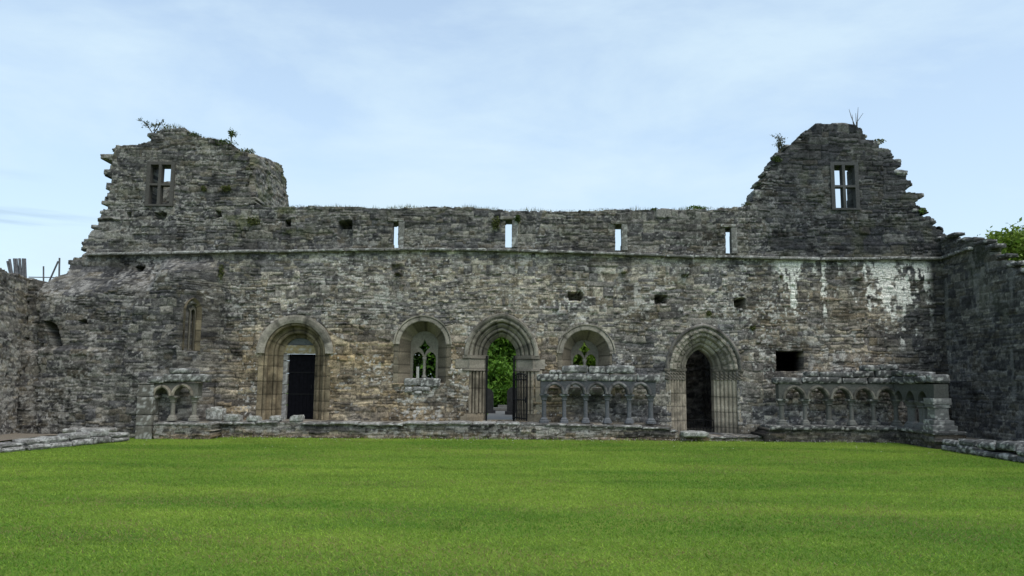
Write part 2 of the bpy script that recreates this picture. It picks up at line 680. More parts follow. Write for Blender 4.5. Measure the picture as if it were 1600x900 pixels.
def plate(name, outer, holes, Y0, thick, mat, parent, col, seed=3):
    """flat carved plate facing -Y with pierced openings; outlines in (x, z)"""
    cu = bpy.data.curves.new(name, 'CURVE')
    cu.dimensions = '2D'
    cu.fill_mode = 'BOTH'
    cu.extrude = thick / 2
    for poly in [outer] + list(holes):
        sp = cu.splines.new('POLY')
        sp.points.add(len(poly) - 1)
        for p, q in zip(sp.points, poly):
            p.co = (q[0], q[1], 0, 1)
        sp.use_cyclic_u = True
    tmp = bpy.data.objects.new('tmp', cu)
    COL.objects.link(tmp)
    bpy.context.view_layer.update()
    me = bpy.data.meshes.new_from_object(tmp)
    bpy.data.objects.remove(tmp)
    V = np.zeros(len(me.vertices) * 3)
    me.vertices.foreach_get('co', V)
    V = V.reshape(-1, 3)
    Fc = [tuple(reversed(p.vertices)) for p in me.polygons]
    W3 = np.stack([V[:, 0], Y0 + thick / 2 - V[:, 2] * -1, V[:, 1]], 1)
    n = fbm(W3[:, 0] * 5, W3[:, 2] * 5, seed, 3)
    c = np.array(col)[None] * (1 + .35 * n[:, None])
    o = mk(name, W3, Fc, mat, parent, c)
    bpy.data.meshes.remove(me)
    return o


def arch_poly(x, hw, c, zs, z0, n=14):
    P = [(x - hw, z0)]
    for t in np.linspace(-1, 1, 2 * n + 1):
        tt = t if abs(t) > 1e-9 else -1e-6
        a, b = arch_path(x, hw, c, 0, zs, np.array(tt))
        P.append((float(a), float(b)))
    P.append((x + hw, z0))
    return P


# ------------------------------------------------------------------ foliage


def leaves(P, size, seed, cols, up=.3, jitter=.5):
    rng = np.random.RandomState(seed)
    n = len(P)
    a = rng.normal(size=(n, 3))
    a /= np.linalg.norm(a, axis=1)[:, None]
    nr = rng.normal(size=(n, 3))
    nr[:, 2] = np.abs(nr[:, 2]) + up
    b = np.cross(nr, a)
    b /= np.linalg.norm(b, axis=1)[:, None] + 1e-9
    sz = size * (1 - jitter + 2 * jitter * rng.rand(n))[:, None]
    V = np.stack([P - a * sz, P + b * sz * .5, P + a * sz, P - b * sz * .5], 1).reshape(-1, 3)
    Fc = np.arange(n * 4).reshape(n, 4)
    ca, cb = np.array(cols[0]), np.array(cols[1])
    t = rng.rand(n, 1)
    c = (ca * (1 - t) + cb * t) * (.7 + .6 * rng.rand(n, 1))
    return V, Fc, np.repeat(c, 4, 0)


def crown_pts(c, R, seed, clumps, per, spread=.36, shell=.45):
    rng = np.random.RandomState(seed)
    out = []
    cs = []
    for i in range(clumps):
        v = rng.normal(size=3)
        v /= np.linalg.norm(v)
        q = shell + (1 - shell) * rng.rand() ** .6
        cc = np.array(c) + v * q * np.array(R)
        cs.append(cc)
        rr = spread * np.mean(R) * (.6 + .8 * rng.rand())
        m = int(per * (.5 + rng.rand()))
        p = rng.normal(size=(m, 3)) * rr * .5 * np.array([1.15, 1.15, .75])
        out.append(cc + p)
    return np.concatenate(out), cs


def tree(loc, h, R, seed, cols, label, group=None, clumps=42, per=230, leaf=.10, low=.28, shell=.45, tr=.16):
    o = empty('tree', loc)
    tag(o, label, 'tree', group)
    rng = np.random.RandomState(seed)
    cz = h - R[2]
    P, cs = crown_pts((0, 0, cz), R, seed, clumps, per, shell=shell)
    P = P[P[:, 2] > low]
    V, Fc, c = leaves(P, leaf, seed + 1, cols)
    t = MB()
    top = np.array([rng.normal() * .15, rng.normal() * .15, cz + R[2] * .5])
    t.tube([(0, 0, -.2), (0.02, 0, .5), tuple(top * .5), tuple(top)], [tr * 1.3, tr, tr * .7, tr * .25], 8, (.09, .075, .055))
    for cc in cs[::2]:
        k = .25 + .5 * rng.rand()
        b = top * k
        b[2] = max(.4, min(b[2], cc[2] - .1))
        mid = (b + cc) / 2 + rng.normal(size=3) * .1
        t.tube([b, mid, cc], [tr * .4, tr * .25, tr * .08], 5, (.09, .075, .055))
    t.build('trunk', M_BARK, o)
    mk('crown', V, Fc, M_LEAF, o, c)
    return o


def sapling(loc, h, seed, label, cat='plant', nst=3, lean=.35, cols=((.05, .09, .02), (.10, .14, .04)), leafn=40, leaf=.04, horiz=False, name='sapling'):
    rng = np.random.RandomState(seed)
    o = empty(name, loc)
    tag(o, label, cat)
    m = MB()
    pts = []
    for i in range(nst):
        a = rng.rand() * 6.28
        l = lean * (.3 + rng.rand())
        e = np.array([math.cos(a) * l * h, math.sin(a) * l * h * .6, h * (.65 + .35 * rng.rand())])
        mid = e * .5 + rng.normal(size=3) * .04
        m.tube([(0, 0, -.05), mid, e], [.014, .010, .005], 5, (.07, .06, .045))
        pts += [mid * (1 - t) + e * t for t in rng.rand(leafn // nst)]
        for k in range(3 if leafn else 0):
            b = mid * (1 - k / 3) + e * (k / 3)
            q = b + np.array([rng.normal() * .28, rng.normal() * .2, .02 if horiz else .18 * rng.rand()]) * h
            m.tube([b, q], [.007, .003], 4, (.07, .06, .045))
            pts += [b * (1 - t) + q * t for t in rng.rand(leafn // nst // 2)]
    m.build('stem', M_BARK, o)
    if leafn:
        P = np.array(pts) + rng.normal(size=(len(pts), 3)) * .035
        V, Fc, c = leaves(P, leaf, seed, cols)
        mk('leaves', V, Fc, M_LEAF, o, c)
    return o


def tuft(loc, R, seed, label, n=260, leaf=.035, cols=((.035, .06, .012), (.09, .12, .03)), name='wall_plant', cat='plant', flat=.45):
    rng = np.random.RandomState(seed)
    v = rng.normal(size=(n, 3))
    v /= np.linalg.norm(v, axis=1)[:, None]
    P = v * np.array(R) * (rng.rand(n, 1) ** flat)
    P *= (1 + .35 * fbm(v[:, 0] * 2 + seed, v[:, 2] * 2, seed, 2))[:, None]
    V, Fc, c = leaves(P, leaf, seed + 1, cols)
    o = mk(name, V, Fc, M_LEAF, None, c, loc=loc)
    tag(o, label, cat)
    return o


# ================================================================== THE ABBEY
abbey = empty('abbey_ruin', (0, YW, 0))
tag(abbey, 'roofless grey limestone abbey wall with three arched doorways, tower stump and stepped gable', 'ruin')
_par = Matrix.Translation((0, -YW, 0))


def child(o, p=abbey):
    """keep world coordinates for parts modelled in place"""
    o.parent = p
    o.matrix_parent_inverse = Matrix.Translation(p.matrix_world.translation if False else Vector(p.location)).inverted()
    return o


# --- outline of the wall, photo points put on the wall's own plane
sil_px = [(96, 720), (96, 440), (112, 430), (112, 403), (127, 400), (130, 380), (140, 362), (150, 350), (158, 325), (164, 310), (170, 298),
          (164, 296), (166, 290), (172, 286), (172, 278), (166, 275), (166, 266), (174, 260), (174, 251), (160, 247), (160, 240), (177, 239),
          (173, 234), (182, 228), (229, 222), (231, 208), (250, 203), (270, 200), (286, 200), (297, 206), (310, 212), (335, 216), (352, 219), (364, 227),
          (372, 236), (385, 238), (392, 262), (388, 300), (400, 319), (455, 320), (480, 321), (530, 323), (600, 325), (660, 322), (730, 324), (800, 328), (850, 329),
          (900, 328), (960, 326), (1040, 328), (1100, 326), (1140, 324), (1168, 321), (1179, 315), (1178, 298), (1186, 295), (1187, 284), (1196, 277),
          (1205, 265), (1211, 257), (1213, 245), (1226, 239), (1232, 231), (1241, 226), (1251, 217), (1255, 209), (1264, 203), (1276, 199), (1278, 194),
          (1300, 192), (1331, 192), (1336, 198), (1347, 201), (1352, 210), (1359, 219), (1376, 222), (1378, 230), (1390, 232), (1393, 241), (1400, 247), (1410, 252),
          (1409, 258), (1404, 265), (1419, 267), (1418, 275), (1413, 282), (1429, 284), (1428, 291), (1420, 299), (1444, 302), (1443, 308), (1431, 311),
          (1433, 319), (1447, 325), (1449, 333), (1440, 336), (1461, 341), (1463, 348), (1456, 352), (1468, 358), (1476, 363), (1484, 372), (1500, 375), (1505, 380), (1505, 720)]
SIL = [W(u, v) for u, v in sil_px]
zb = -.15
SIL[0] = (SIL[0][0], zb)
SIL[-1] = (SIL[-1][0], zb)
string_px = [(136, 398), (330, 394), (480, 392), (640, 390), (740, 390), (830, 392), (940, 396), (1100, 401), (1290, 405), (1478, 403)]
STR = [W(u, v) for u, v in string_px]
_sx = np.array([p[0] for p in STR])
_sz = np.array([p[1] for p in STR])


def strz(s):
    return np.interp(s, _sx, _sz)


def rect(u0, v0, u1, v1, Y=YW):
    a, b, c, d = W(u0, v0, Y), W(u1, v0, Y), W(u1, v1, Y), W(u0, v1, Y)
    return [a, b, c, d]


def zone(S, Z, u0, v0, u1, v1, soft=20):
    a = W(u0, (v0 + v1) / 2)
    b = W(u1, (v0 + v1) / 2)
    t = W((u0 + u1) / 2, v0)
    q = W((u0 + u1) / 2, v1)
    f = soft * PX
    return sst(a[0] - f, a[0] + f, S) * sst(-b[0] - f, -b[0] + f, -S) * sst(-t[1] - f, -t[1] + f, -Z) * sst(q[1] - f, q[1] + f, Z)


# --- doorways and windows: centre, springing, half widths (metres)
dA = dict(x=W(459, 600)[0], zs=W(459, 552)[1], z0=W(459, 658)[1])
dB = dict(x=W(783, 600)[0], zs=W(783, 556)[1], z0=W(783, 658)[1])
dC = dict(x=W(1100, 600)[0], zs=W(1100, 577)[1], z0=W(1100, 678)[1])
w1 = dict(x=W(660, 560)[0], zs=W(660, 538)[1], z0=W(660, 598)[1])
w2 = dict(x=W(916, 560)[0], zs=W(916, 552)[1], z0=W(916, 612)[1])

HOLES = [arch_poly(dA['x'], .93, 0, dA['zs'], dA['z0']),
         arch_poly(dB['x'], .90, .12, dB['zs'], dB['z0']),
         arch_poly(dC['x'], .93, .2, dC['zs'], dC['z0']),
         arch_poly(w1['x'], .74, 0, w1['zs'], w1['z0']),
         arch_poly(w2['x'], .74, 0, w2['zs'], w2['z0']),
         rect(614, 346, 622, 391), rect(789.5, 343, 800, 386), rect(962, 350, 971.5, 391), rect(1134, 355, 1143.5, 396),
         rect(230, 253, 268, 321), rect(1300, 256, 1341, 326), rect(1212, 549, 1256, 580),
         [W(u, v, 20.5) for u, v in ((74, 503), (84, 501), (93, 506), (99, 516), (101, 528), (105, 541), (92, 544), (85, 538), (82, 524), (77, 514))]]
PITS = [(rect(445, 344, 454, 354), .45, .01), (rect(528, 345, 550, 385), .16, .0), (rect(530, 346, 549, 356), .55, .0),
        (rect(889, 456, 911, 469), .7, .05), (rect(1024, 461, 1042, 474), .7, .03), (rect(1147, 466, 1164, 480), .7, .03),
        (rect(213, 416, 227, 426), .5, .02), (arch_poly(W(316, 520)[0], .135, .14, W(309, 492)[1], W(309, 549)[1]), .42, .0), (rect(337, 329, 345, 339), .4, .02), (rect(240, 332, 258, 342), .3, .05), (rect(197, 331, 203, 339), .3, .02),
        (rect(130, 501, 141, 508, 20.5), 1.5, .03),
        (rect(612, 414, 624, 426), .14, .03)]
BUMPS = [(975, 422, 8), (1070, 425, 10), (1338, 432, 9), (1478, 428, 12), (622, 425, 6)]

uA, uB = W(338, 560)[0], W(247, 560)[0]


def prot_main(S, Z):
    k = np.interp(S, [W(230, 560)[0], W(302, 560)[0], uA], [1.12, 1.06, 0.0])
    wob = .12 * fbm(S * 1.2, Z * 1.2, 91, 3)
    low_ = sst(W(292, 450)[0], W(245, 450)[0], S)
    top = strz(S) - .16 - .12 * low_
    v = sst(0, .45 + .65 * low_, top - Z + .3 * k * fbm(S * 1.1, Z * .8, 92, 2))
    p = k * v + wob * (k > 0) * v
    ledge = .12 * sst(W(120, 546, 20.5)[1] + .04, W(120, 546, 20.5)[1] - .04, Z) * sst(W(200, 546)[0] + .1, W(200, 546)[0] - .2, S)
    p = p + ledge
    for u, v_, r in BUMPS:
        a, b = W(u, v_)
        q = r * PX * .5
        p = p + .22 * ((np.abs(S - a) < q) & (np.abs(Z - b) < q * 1.1))
    # upper storey sits a little back
    p = p - .03 * (Z > strz(S))
    return p


def col_main(S, Z, st, sm, seed):
    above = sst(0, .06, Z - strz(S))
    gab = zone(S, Z, 1195, 150, 1520, 402, 35)
    tow = zone(S, Z, 60, 150, 460, 396, 12) * above
    warm = .95 * zone(S, Z, 340, 530, 890, 720, 40) + .25 * zone(S, Z, 345, 400, 1100, 545, 60)
    warm = warm + .38 * zone(S, Z, 1165, 430, 1400, 610, 40) + .08
    warm = np.clip(warm * (.75 + .6 * fbm(S * .7, Z * .9, 301, 3)) * (1 - .6 * gab), 0, 1.1)
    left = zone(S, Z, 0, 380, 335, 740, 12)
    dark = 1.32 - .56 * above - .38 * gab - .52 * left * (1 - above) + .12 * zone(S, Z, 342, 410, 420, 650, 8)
    pale = zone(S, Z, 330, 395, 1180, 500, 40) * (1 - above)
    dark = dark + .14 * pale
    dark = dark * (1 - .38 * zone(S, Z, 337, 351, 402, 640, 4)) * (1 + .25 * zone(S, Z, 324, 336, 405, 640, 4))  # corner shade of the left return painted in as a dark strip, paler edge
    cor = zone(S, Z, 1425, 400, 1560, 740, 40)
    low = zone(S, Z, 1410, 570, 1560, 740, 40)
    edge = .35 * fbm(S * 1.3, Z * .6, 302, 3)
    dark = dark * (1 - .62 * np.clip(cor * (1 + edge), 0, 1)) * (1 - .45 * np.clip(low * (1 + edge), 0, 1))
    # black drip staining running down from the string course
    drip = sst(.1, .55, fbm(S * 2.4, Z * .28, 303, 4)) * sst(2.6, 0.0, strz(S) - Z) * (1 - above)
    dark = dark * (1 - .4 * drip)
    lich = .30 + .10 * left + .12 * tow - .15 * gab - .12 * cor
    c = stone_col(S, Z, st, sm, seed, warm, lich, dark)
    # blue-black slate tone of the gable
    c = c * (1 - gab[..., None]) + c * np.array([.93, .98, 1.07]) * gab[..., None]
    # lime-wash runs under the string course on the right
    lz = zone(S, Z, 1212, 409, 1452, 492, 8) + .75 * zone(S, Z, 1350, 480, 1450, 575, 22)
    run = .95 * fbm(S * 4.6, Z * .75, 310, 4) + .28 * vn(S * 1.5, Z * .4, 311) + .55 * fbm(S * 11, Z * 8, 312, 3) + .25 * (st['r'][2] - .5)
    depth = (strz(S) - Z)
    lm = sst(.05, .22, run - .36 * depth + .40) * np.clip(lz, 0, 1)
    lm = lm * (.55 + .45 * (sm > .5))
    c = c * (1 - .93 * lm[..., None]) + np.array([.84, .82, .73]) * .93 * lm[..., None]
    # moss and grass staining along broken tops
    ms = sst(.15, .5, fbm(S * 2.0, Z * 2.6, 320, 4)) * above * (.35 + .65 * zone(S, Z, 340, 200, 470, 420, 30) + .3 * zone(S, Z, 740, 320, 860, 400, 30))
    c = c * (1 - .5 * ms[..., None]) + np.array([.085, .095, .03]) * .5 * ms[..., None]
    return c


def reg_main(Sc, Zc):
    r = np.zeros(Sc.shape, int)
    ab = Zc > strz(Sc)
    r[ab & (Sc < W(400, 330)[0])] = 1
    r[ab & (Sc >= W(400, 330)[0]) & (Sc < W(1180, 330)[0])] = 2
    r[ab & (Sc >= W(1180, 330)[0])] = 3
    return r


THIN = []
for u0, v0, u1, v1 in ((614, 346, 622, 391), (789.5, 343, 800, 386), (962, 350, 971.5, 391), (1134, 355, 1143.5, 396)):
    a, b = W(u0, v0), W(u1, v1)
    THIN.append((a[0] - .35, b[1] - .1, b[0] + .35, a[1] - .02, .22))
RES = .021
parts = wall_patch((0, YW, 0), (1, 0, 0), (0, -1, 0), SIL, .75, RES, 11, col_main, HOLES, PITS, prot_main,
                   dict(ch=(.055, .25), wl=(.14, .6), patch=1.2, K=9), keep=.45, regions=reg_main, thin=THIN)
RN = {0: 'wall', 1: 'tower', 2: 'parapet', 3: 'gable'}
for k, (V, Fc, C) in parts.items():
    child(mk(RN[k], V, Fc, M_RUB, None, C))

def ledges(name, lst, seed0):
    for i, (u0, u1, v0, v1) in enumerate(lst):
        m = MB()
        a, b = W(u0, v0), W(u1, v1)
        t_ = .07 + .07 * h2(i, seed0, 2)
        m.rough(((a[0] + b[0]) / 2, YW + .24 + .1 * h2(i, seed0, 4), (a[1] + b[1]) / 2), (b[0] - a[0], .5, a[1] - b[1]), seed0 + i, (t_, t_, t_ * .96), amp=.034, lichen=.12, step=.045, ry=.16 * (h2(i, seed0, 6) - .5))
        child(m.build(name, M_RUB))


ledges('ledge_stone', ((1390, 1411, 247, 254), (1376, 1393, 230, 237), (1356, 1379, 219, 226), (1345, 1358, 208, 214), (1398, 1420, 265, 273), (1405, 1430, 283, 290), (1415, 1446, 301, 308), (1425, 1449, 324, 331),
                        (1436, 1463, 340, 347), (1450, 1477, 357, 363), (1254, 1276, 205, 211), (1246, 1262, 215, 221), (1226, 1246, 224, 231), (1212, 1236, 237, 244), (1202, 1220, 254, 260), (1192, 1212, 267, 273),
                        (1183, 1203, 281, 287), (1178, 1190, 296, 312), (1276, 1300, 193, 199), (1300, 1334, 191, 197), (1328, 1350, 198, 204), (1462, 1490, 368, 374), (1484, 1508, 373, 379)), 800)
ledges('ledge_stone', ((159, 182, 240, 246), (164, 180, 264, 272), (163, 182, 284, 291), (160, 176, 308, 315), (152, 170, 327, 333), (140, 158, 350, 357), (128, 146, 372, 378), (124, 142, 385, 391), (111, 132, 402, 409), (174, 196, 231, 237), (229, 250, 207, 213)), 860)

# --- tower: torn side wall and back wall


def col_tower(S, Z, st, sm, seed):
    c = stone_col(S, Z, st, sm, seed, .2, .36, .85)
    ms = sst(-.05, .4, fbm(S * 1.6, Z * 1.6, seed + 90, 4))
    return c * (1 - .5 * ms[..., None]) + np.array([.09, .10, .035]) * .5 * ms[..., None]


XT = W(388, 300)[0]
tp = [atX(388, 237, XT), atX(398, 242, XT), atX(408, 246, XT), atX(420, 250, XT), atX(430, 255, XT), atX(437, 258, XT), atX(440, 268, XT), atX(441, 296, XT), atX(443, 330, XT)]
sl = [(p[1] - YW, p[2]) for p in tp]
zlow = sl[-1][1] - .8
sl = [(.1, zlow), (.1, sl[0][1])] + sl + [(sl[-1][0], zlow)]
r_ = wall_patch((XT, YW, 0), (0, 1, 0), (1, 0, 0), sl, .7, .03, 23, col_tower, keep=.15, rough=1.6,
                prot=lambda S, Z: .14 + .14 * fbm(S * .9, Z * .9, 7, 3) + .1 * (7.4 - Z) * .3)
child(mk('tower_side', *r_[0][:2], M_RUB, None, r_[0][2]))
bk = [(-12.2, 5.0), (-12.2, 7.6), (-11.6, 8.05), (-9, 8.1), (-8, 7.6), (-7.6, 6.4), (-7.6, 5.0)]
r_ = wall_patch((0, 24.6, 0), (1, 0, 0), (0, -1, 0), bk, .6, .045, 29, col_tower)
child(mk('tower_back', *r_[0][:2], M_RUB, None, r_[0][2]))

mb = MB()
mb.box((-12.3, YW + .95, 3.1), (1.3, .3, 1.8), (.1, .1, .095))
child(mb.build('cavity_light_stop', M_RUB))  # plate added behind the ragged left hole to shut out light

# --- string course: separate long stones, slightly out of line
mb = MB()
rng = np.random.RandomState(4)
s = STR[0][0]
while s < STR[-1][0] - .05:
    L = min(.5 + .7 * rng.rand(), STR[-1][0] + .02 - s)
    z = float(strz(s + L / 2))
    sl_ = (float(strz(s + L)) - float(strz(s))) / L
    tone = .115 + .1 * rng.rand()
    if s < W(335, 400)[0] + .3:
        tone += .03
    mb.rough((s + L / 2, YW - .01 + rng.normal() * .008, z - .01 + rng.normal() * .008), (L - .012, .30, .085), rng.randint(9999), (tone, tone * .96, tone * .88), amp=.018, step=.05, lichen=.12, ry=-math.atan(sl_))
    s += L
child(mb.build('string_course', M_RUB))

ASH = (.235, .218, .18)
WARMASH = (.2, .172, .118)

# --- doorway A: round arch, three stepped orders, dark door
x, zs, z0 = dA['x'], dA['zs'], dA['z0']


def roll(r, d, a, a0, a1, n=6):
    return [(r + a * math.cos(rad(a0 + (a1 - a0) * i / n)), d + a * math.sin(rad(a0 + (a1 - a0) * i / n))) for i in range(n + 1)]


hwA = .46
profA = [(.56, .76), (.56, -.012), (.46, -.012), (.42, .0)] + roll(.37, .05, .05, 0, -180) + [(.33, .2), (.32, .22), (.24, .22), (.22, .23)] + roll(.165, .27, .05, 0, -180) + [(.12, .42), (.06, .43), (0, .46), (0, .76)]
V, Fc, C = sweep(x, hwA, 0, zs, profA, 'full', z0, seed=31, col=WARMASH, block=.34)
doorA = child(mk('doorway', V, Fc, M_ASH, None, C))
doorA['label'] = 'round arched doorway with three plain stepped orders'
hood = [(.40, -.005), (.40, -.05), (.47, -.075), (.56, -.085), (.625, -.07), (.625, -.005)]
V, Fc, C = sweep(x, hwA, 0, zs, hood, 'arc', seed=32, col=(.26, .25, .22), block=.42)
child(mk('hood_mould', V, Fc, M_ASH, doorA, C))
# tympanum and lintel over the rectangular opening, stone reveals
xo0, xo1 = x - .33, x + .45
ztop = W(466, 553, YW + .5)[1]
poly = arch_poly(x, hwA + .02, 0, zs, ztop + .26)
plate('tympanum', poly, [], YW + .52, .22, M_ASH, doorA, (.13, .135, .14))
mb = MB()
mb.rough((x, YW + .60, ztop + .13), (.96, .26, .25), 5, (.30, .24, .13), amp=.012, lichen=.05)
mb.build('lintel', M_ASH, doorA)
rng = np.random.RandomState(8)
for sd, xa, xb in ((0, x - .48, xo0), (1, xo1, x + .48)):
    mb = MB()
    z = z0
    while z < ztop - .03:
        hh = min(.25 + .2 * rng.rand(), ztop - z)
        t_ = .8 + .4 * rng.rand()
        mb.rough(((xa + xb) / 2, YW + .60, z + hh / 2), (xb - xa, .26, hh - .006), rng.randint(999), (.19 * t_, .18 * t_, .17 * t_), amp=.01, lichen=.1)
        z += hh
    mb.build('reveal', M_ASH, doorA)
mb = MB()
dw = xo1 - xo0 - .02
mb.box(((xo0 + xo1) / 2, YW + .62, (z0 + ztop) / 2), (dw, .05, ztop - z0 - .01))
for i in range(7):
    mb.box((xo0 + dw * (i + .5) / 7 + .01, YW + .592, (z0 + ztop) / 2), (dw / 7 - .014, .012, ztop - z0 - .03))
dr = mb.build('door', M_DOOR, doorA)
dr['label'] = 'black plank door with two iron straps'
for zz in (ztop - .53, ztop - 1.15):
    mb = MB()
    mb.box(((xo0 + xo1) / 2, YW + .578, zz), (dw - .02, .014, .035))
    mb.build('strap', M_IRON, dr)
mb = MB()
mb.box((xo1 - .1, YW + .57, z0 + .95), (.03, .03, .12))
mb.build('handle', M_IRON, dr)

# --- doorway B: pointed arch with rolls and banded imposts
x, zs, z0 = dB['x'], dB['zs'], dB['z0']
hwB, cB = .43, .17
profB = [(.56, .75), (.56, -.012), (.52, -.012), (.505, .07)] + roll(.44, .04, .058, 50, -215, 9) + [(.372, .15), (.345, .17), (.335, .10), (.31, .095), (.245, .17), (.235, .25)] + roll(.185, .215, .046, 50, -215, 8) + [(.135, .33), (.115, .34), (.105, .29), (.08, .29), (.0, .40), (.0, .75)]
V, Fc, C = sweep(x, hwB, cB, zs, profB, 'arc', seed=41, col=(.25, .24, .205), block=.26)
doorB = child(mk('doorway', V, Fc, M_ASH, None, C))
doorB['label'] = 'pointed arched doorway with rolled mouldings open to the green garden'
hood = [(.50, -.004), (.50, -.05), (.545, -.075), (.60, -.075), (.625, -.04), (.625, -.004)]
V, Fc, C = sweep(x, hwB, cB, zs, hood, 'arc', seed=42, col=(.235, .228, .2), block=.4)
child(mk('hood_mould', V, Fc, M_ASH, doorB, C))
shB = [(.515, .08)] + roll(.455, .05, .055, 50, -215, 9) + [(.39, .17), (.375, .17), (.37, .075), (.325, .075), (.32, .2)] + roll(.265, .17, .05, 50, -215, 9) + [(.205, .3), (.19, .3), (.185, .22), (.13, .22), (.125, .34), (.10, .34), (.095, .3), (.05, .3)]
profJ = [(.72, .75), (.72, -.01), (.54, -.01)] + shB + [(.0, .45), (.0, .75)]
zc0, zc1 = W(783, 578)[1], W(783, 556)[1]
for sd in ('left', 'right'):
    V, Fc, C = sweep(x, hwB, cB, zs, profJ, sd, z0 + .2, zc0, seed=43 + (sd == 'left'), col=(.255, .235, .19), block=.6)
    mk('jamb', V, Fc, M_ASH, doorB, C)
    cap = [(.86 if sd == 'left' else .8, .3), (.86 if sd == 'left' else .8, -.02), (.52, -.02), (.46, -.05), (.0, .36), (-.015, .42), (-.015, .7), (.3, .7)]
    V, Fc, C = sweep(x, hwB, cB, zs, cap, sd, zc0 + .03, zc1 - .09, seed=45, col=(.24, .23, .2), block=.9)
    mk('capital', V, Fc, M_ASH, doorB, C)
    for za, zb_ in ((zc1 - .085, zc1 + .02), (zc0 - .03, zc0 + .032)):
        cap2 = [(.66, .2), (.66, -.05), (.54, -.06), (.42, -.06), (-.03, .36), (-.045, .4), (-.045, .7), (.3, .7)]
        V, Fc, C = sweep(x, hwB, cB, zs, cap2, sd, za, zb_, seed=47, col=(.17, .16, .14), block=.9, step=.02)
        mk('impost', V, Fc, M_ASH, doorB, C)
    pl = [(.70, .7), (.70, -.045), (.5, -.05), (.0, .38), (-.02, .7)]
    V, Fc, C = sweep(x, hwB, cB, zs, pl, sd, z0 - .1, z0 + .2, seed=49, col=(.2, .18, .14), block=.5)
    mk('base', V, Fc, M_ASH, doorB, C)

# --- doorway C: richly moulded pointed arch, five shafts a side
x, zs, z0 = dC['x'], dC['zs'], dC['z0']
hwC, cC = .40, .22
w3 = .64
pC = [(w3, .78), (w3, -.012), (.60, -.012), (.575, .02), (.55, -.03), (.50, -.04), (.47, -.02), (.455, .05), (.42, .03), (.37, .04), (.34, .09), (.325, .17), (.29, .15), (.24, .17), (.205, .22), (.195, .30), (.16, .27), (.11, .30), (.08, .36), (.06, .45), (.03, .44), (.0, .48), (.0, .78)]


def modC(p, q):
    if q in (4, 5):
        return (0, .02 if (p % .075) < .03 else 0)
    if q in (9, 8):
        return (0, .03 if ((p + .03) % .13) < .045 else 0)
    if q in (12, 13):
        return (0, .03 if (p % .12) < .04 else 0)
    return (0, 0)


V, Fc, C = sweep(x, hwC, cC, zs, pC, 'arc', seed=51, col=(.235, .228, .2), block=.3, step=.018, mod=modC)
doorC = child(mk('doorway', V, Fc, M_ASH, None, C))
doorC['label'] = 'pointed arched doorway with pellet ornament and clustered shafts'
hood = [(.60, -.004), (.60, -.05), (.63, -.075), (.66, -.075), (.69, -.04), (.69, -.004)]
V, Fc, C = sweep(x, hwC, cC, zs, hood, 'arc', seed=52, col=(.15, .148, .14), block=.5)
mk('hood_mould', V, Fc, M_ASH, doorC, C)
shC = rolled(.62, -.005, .06, .46, 6, .05, 8)
pJ = [(.66, .78), (.66, -.008)] + shC + [(.0, .48), (.0, .78)]
zc0 = zs - .29
for sd in ('left', 'right'):
    V, Fc, C = sweep(x, hwC, cC, zs, pJ, sd, z0 - .05, zc0, seed=53 + (sd == 'left'), col=(.26, .245, .205), block=.42)
    mk('jamb', V, Fc, M_ASH, doorC, C)
    capp = rolled(.66, -.035, .04, .42, 6, .055, 5)
    V, Fc, C = sweep(x, hwC, cC, zs, [(.70, .78), (.70, -.02)] + capp + [(-.01, .5), (-.01, .78)], sd, zc0 - .005, zs - .05, seed=56, col=(.23, .222, .195), block=.9, step=.03,
                     mod=lambda p, q: (0, .02 * math.sin(p * 70 + q * 1.3)))
    mk('capital', V, Fc, M_ASH, doorC, C)
    cap2 = [(.72, .2), (.72, -.055), (.64, -.075), (.0, .40), (-.03, .46), (-.03, .75), (.3, .75)]
    V, Fc, C = sweep(x, hwC, cC, zs, cap2, sd, zs - .055, zs + .025, seed=57, col=(.15, .145, .125), block=.9, step=.02)
    mk('impost', V, Fc, M_ASH, doorC, C)

# --- the two traceried windows in splayed recesses


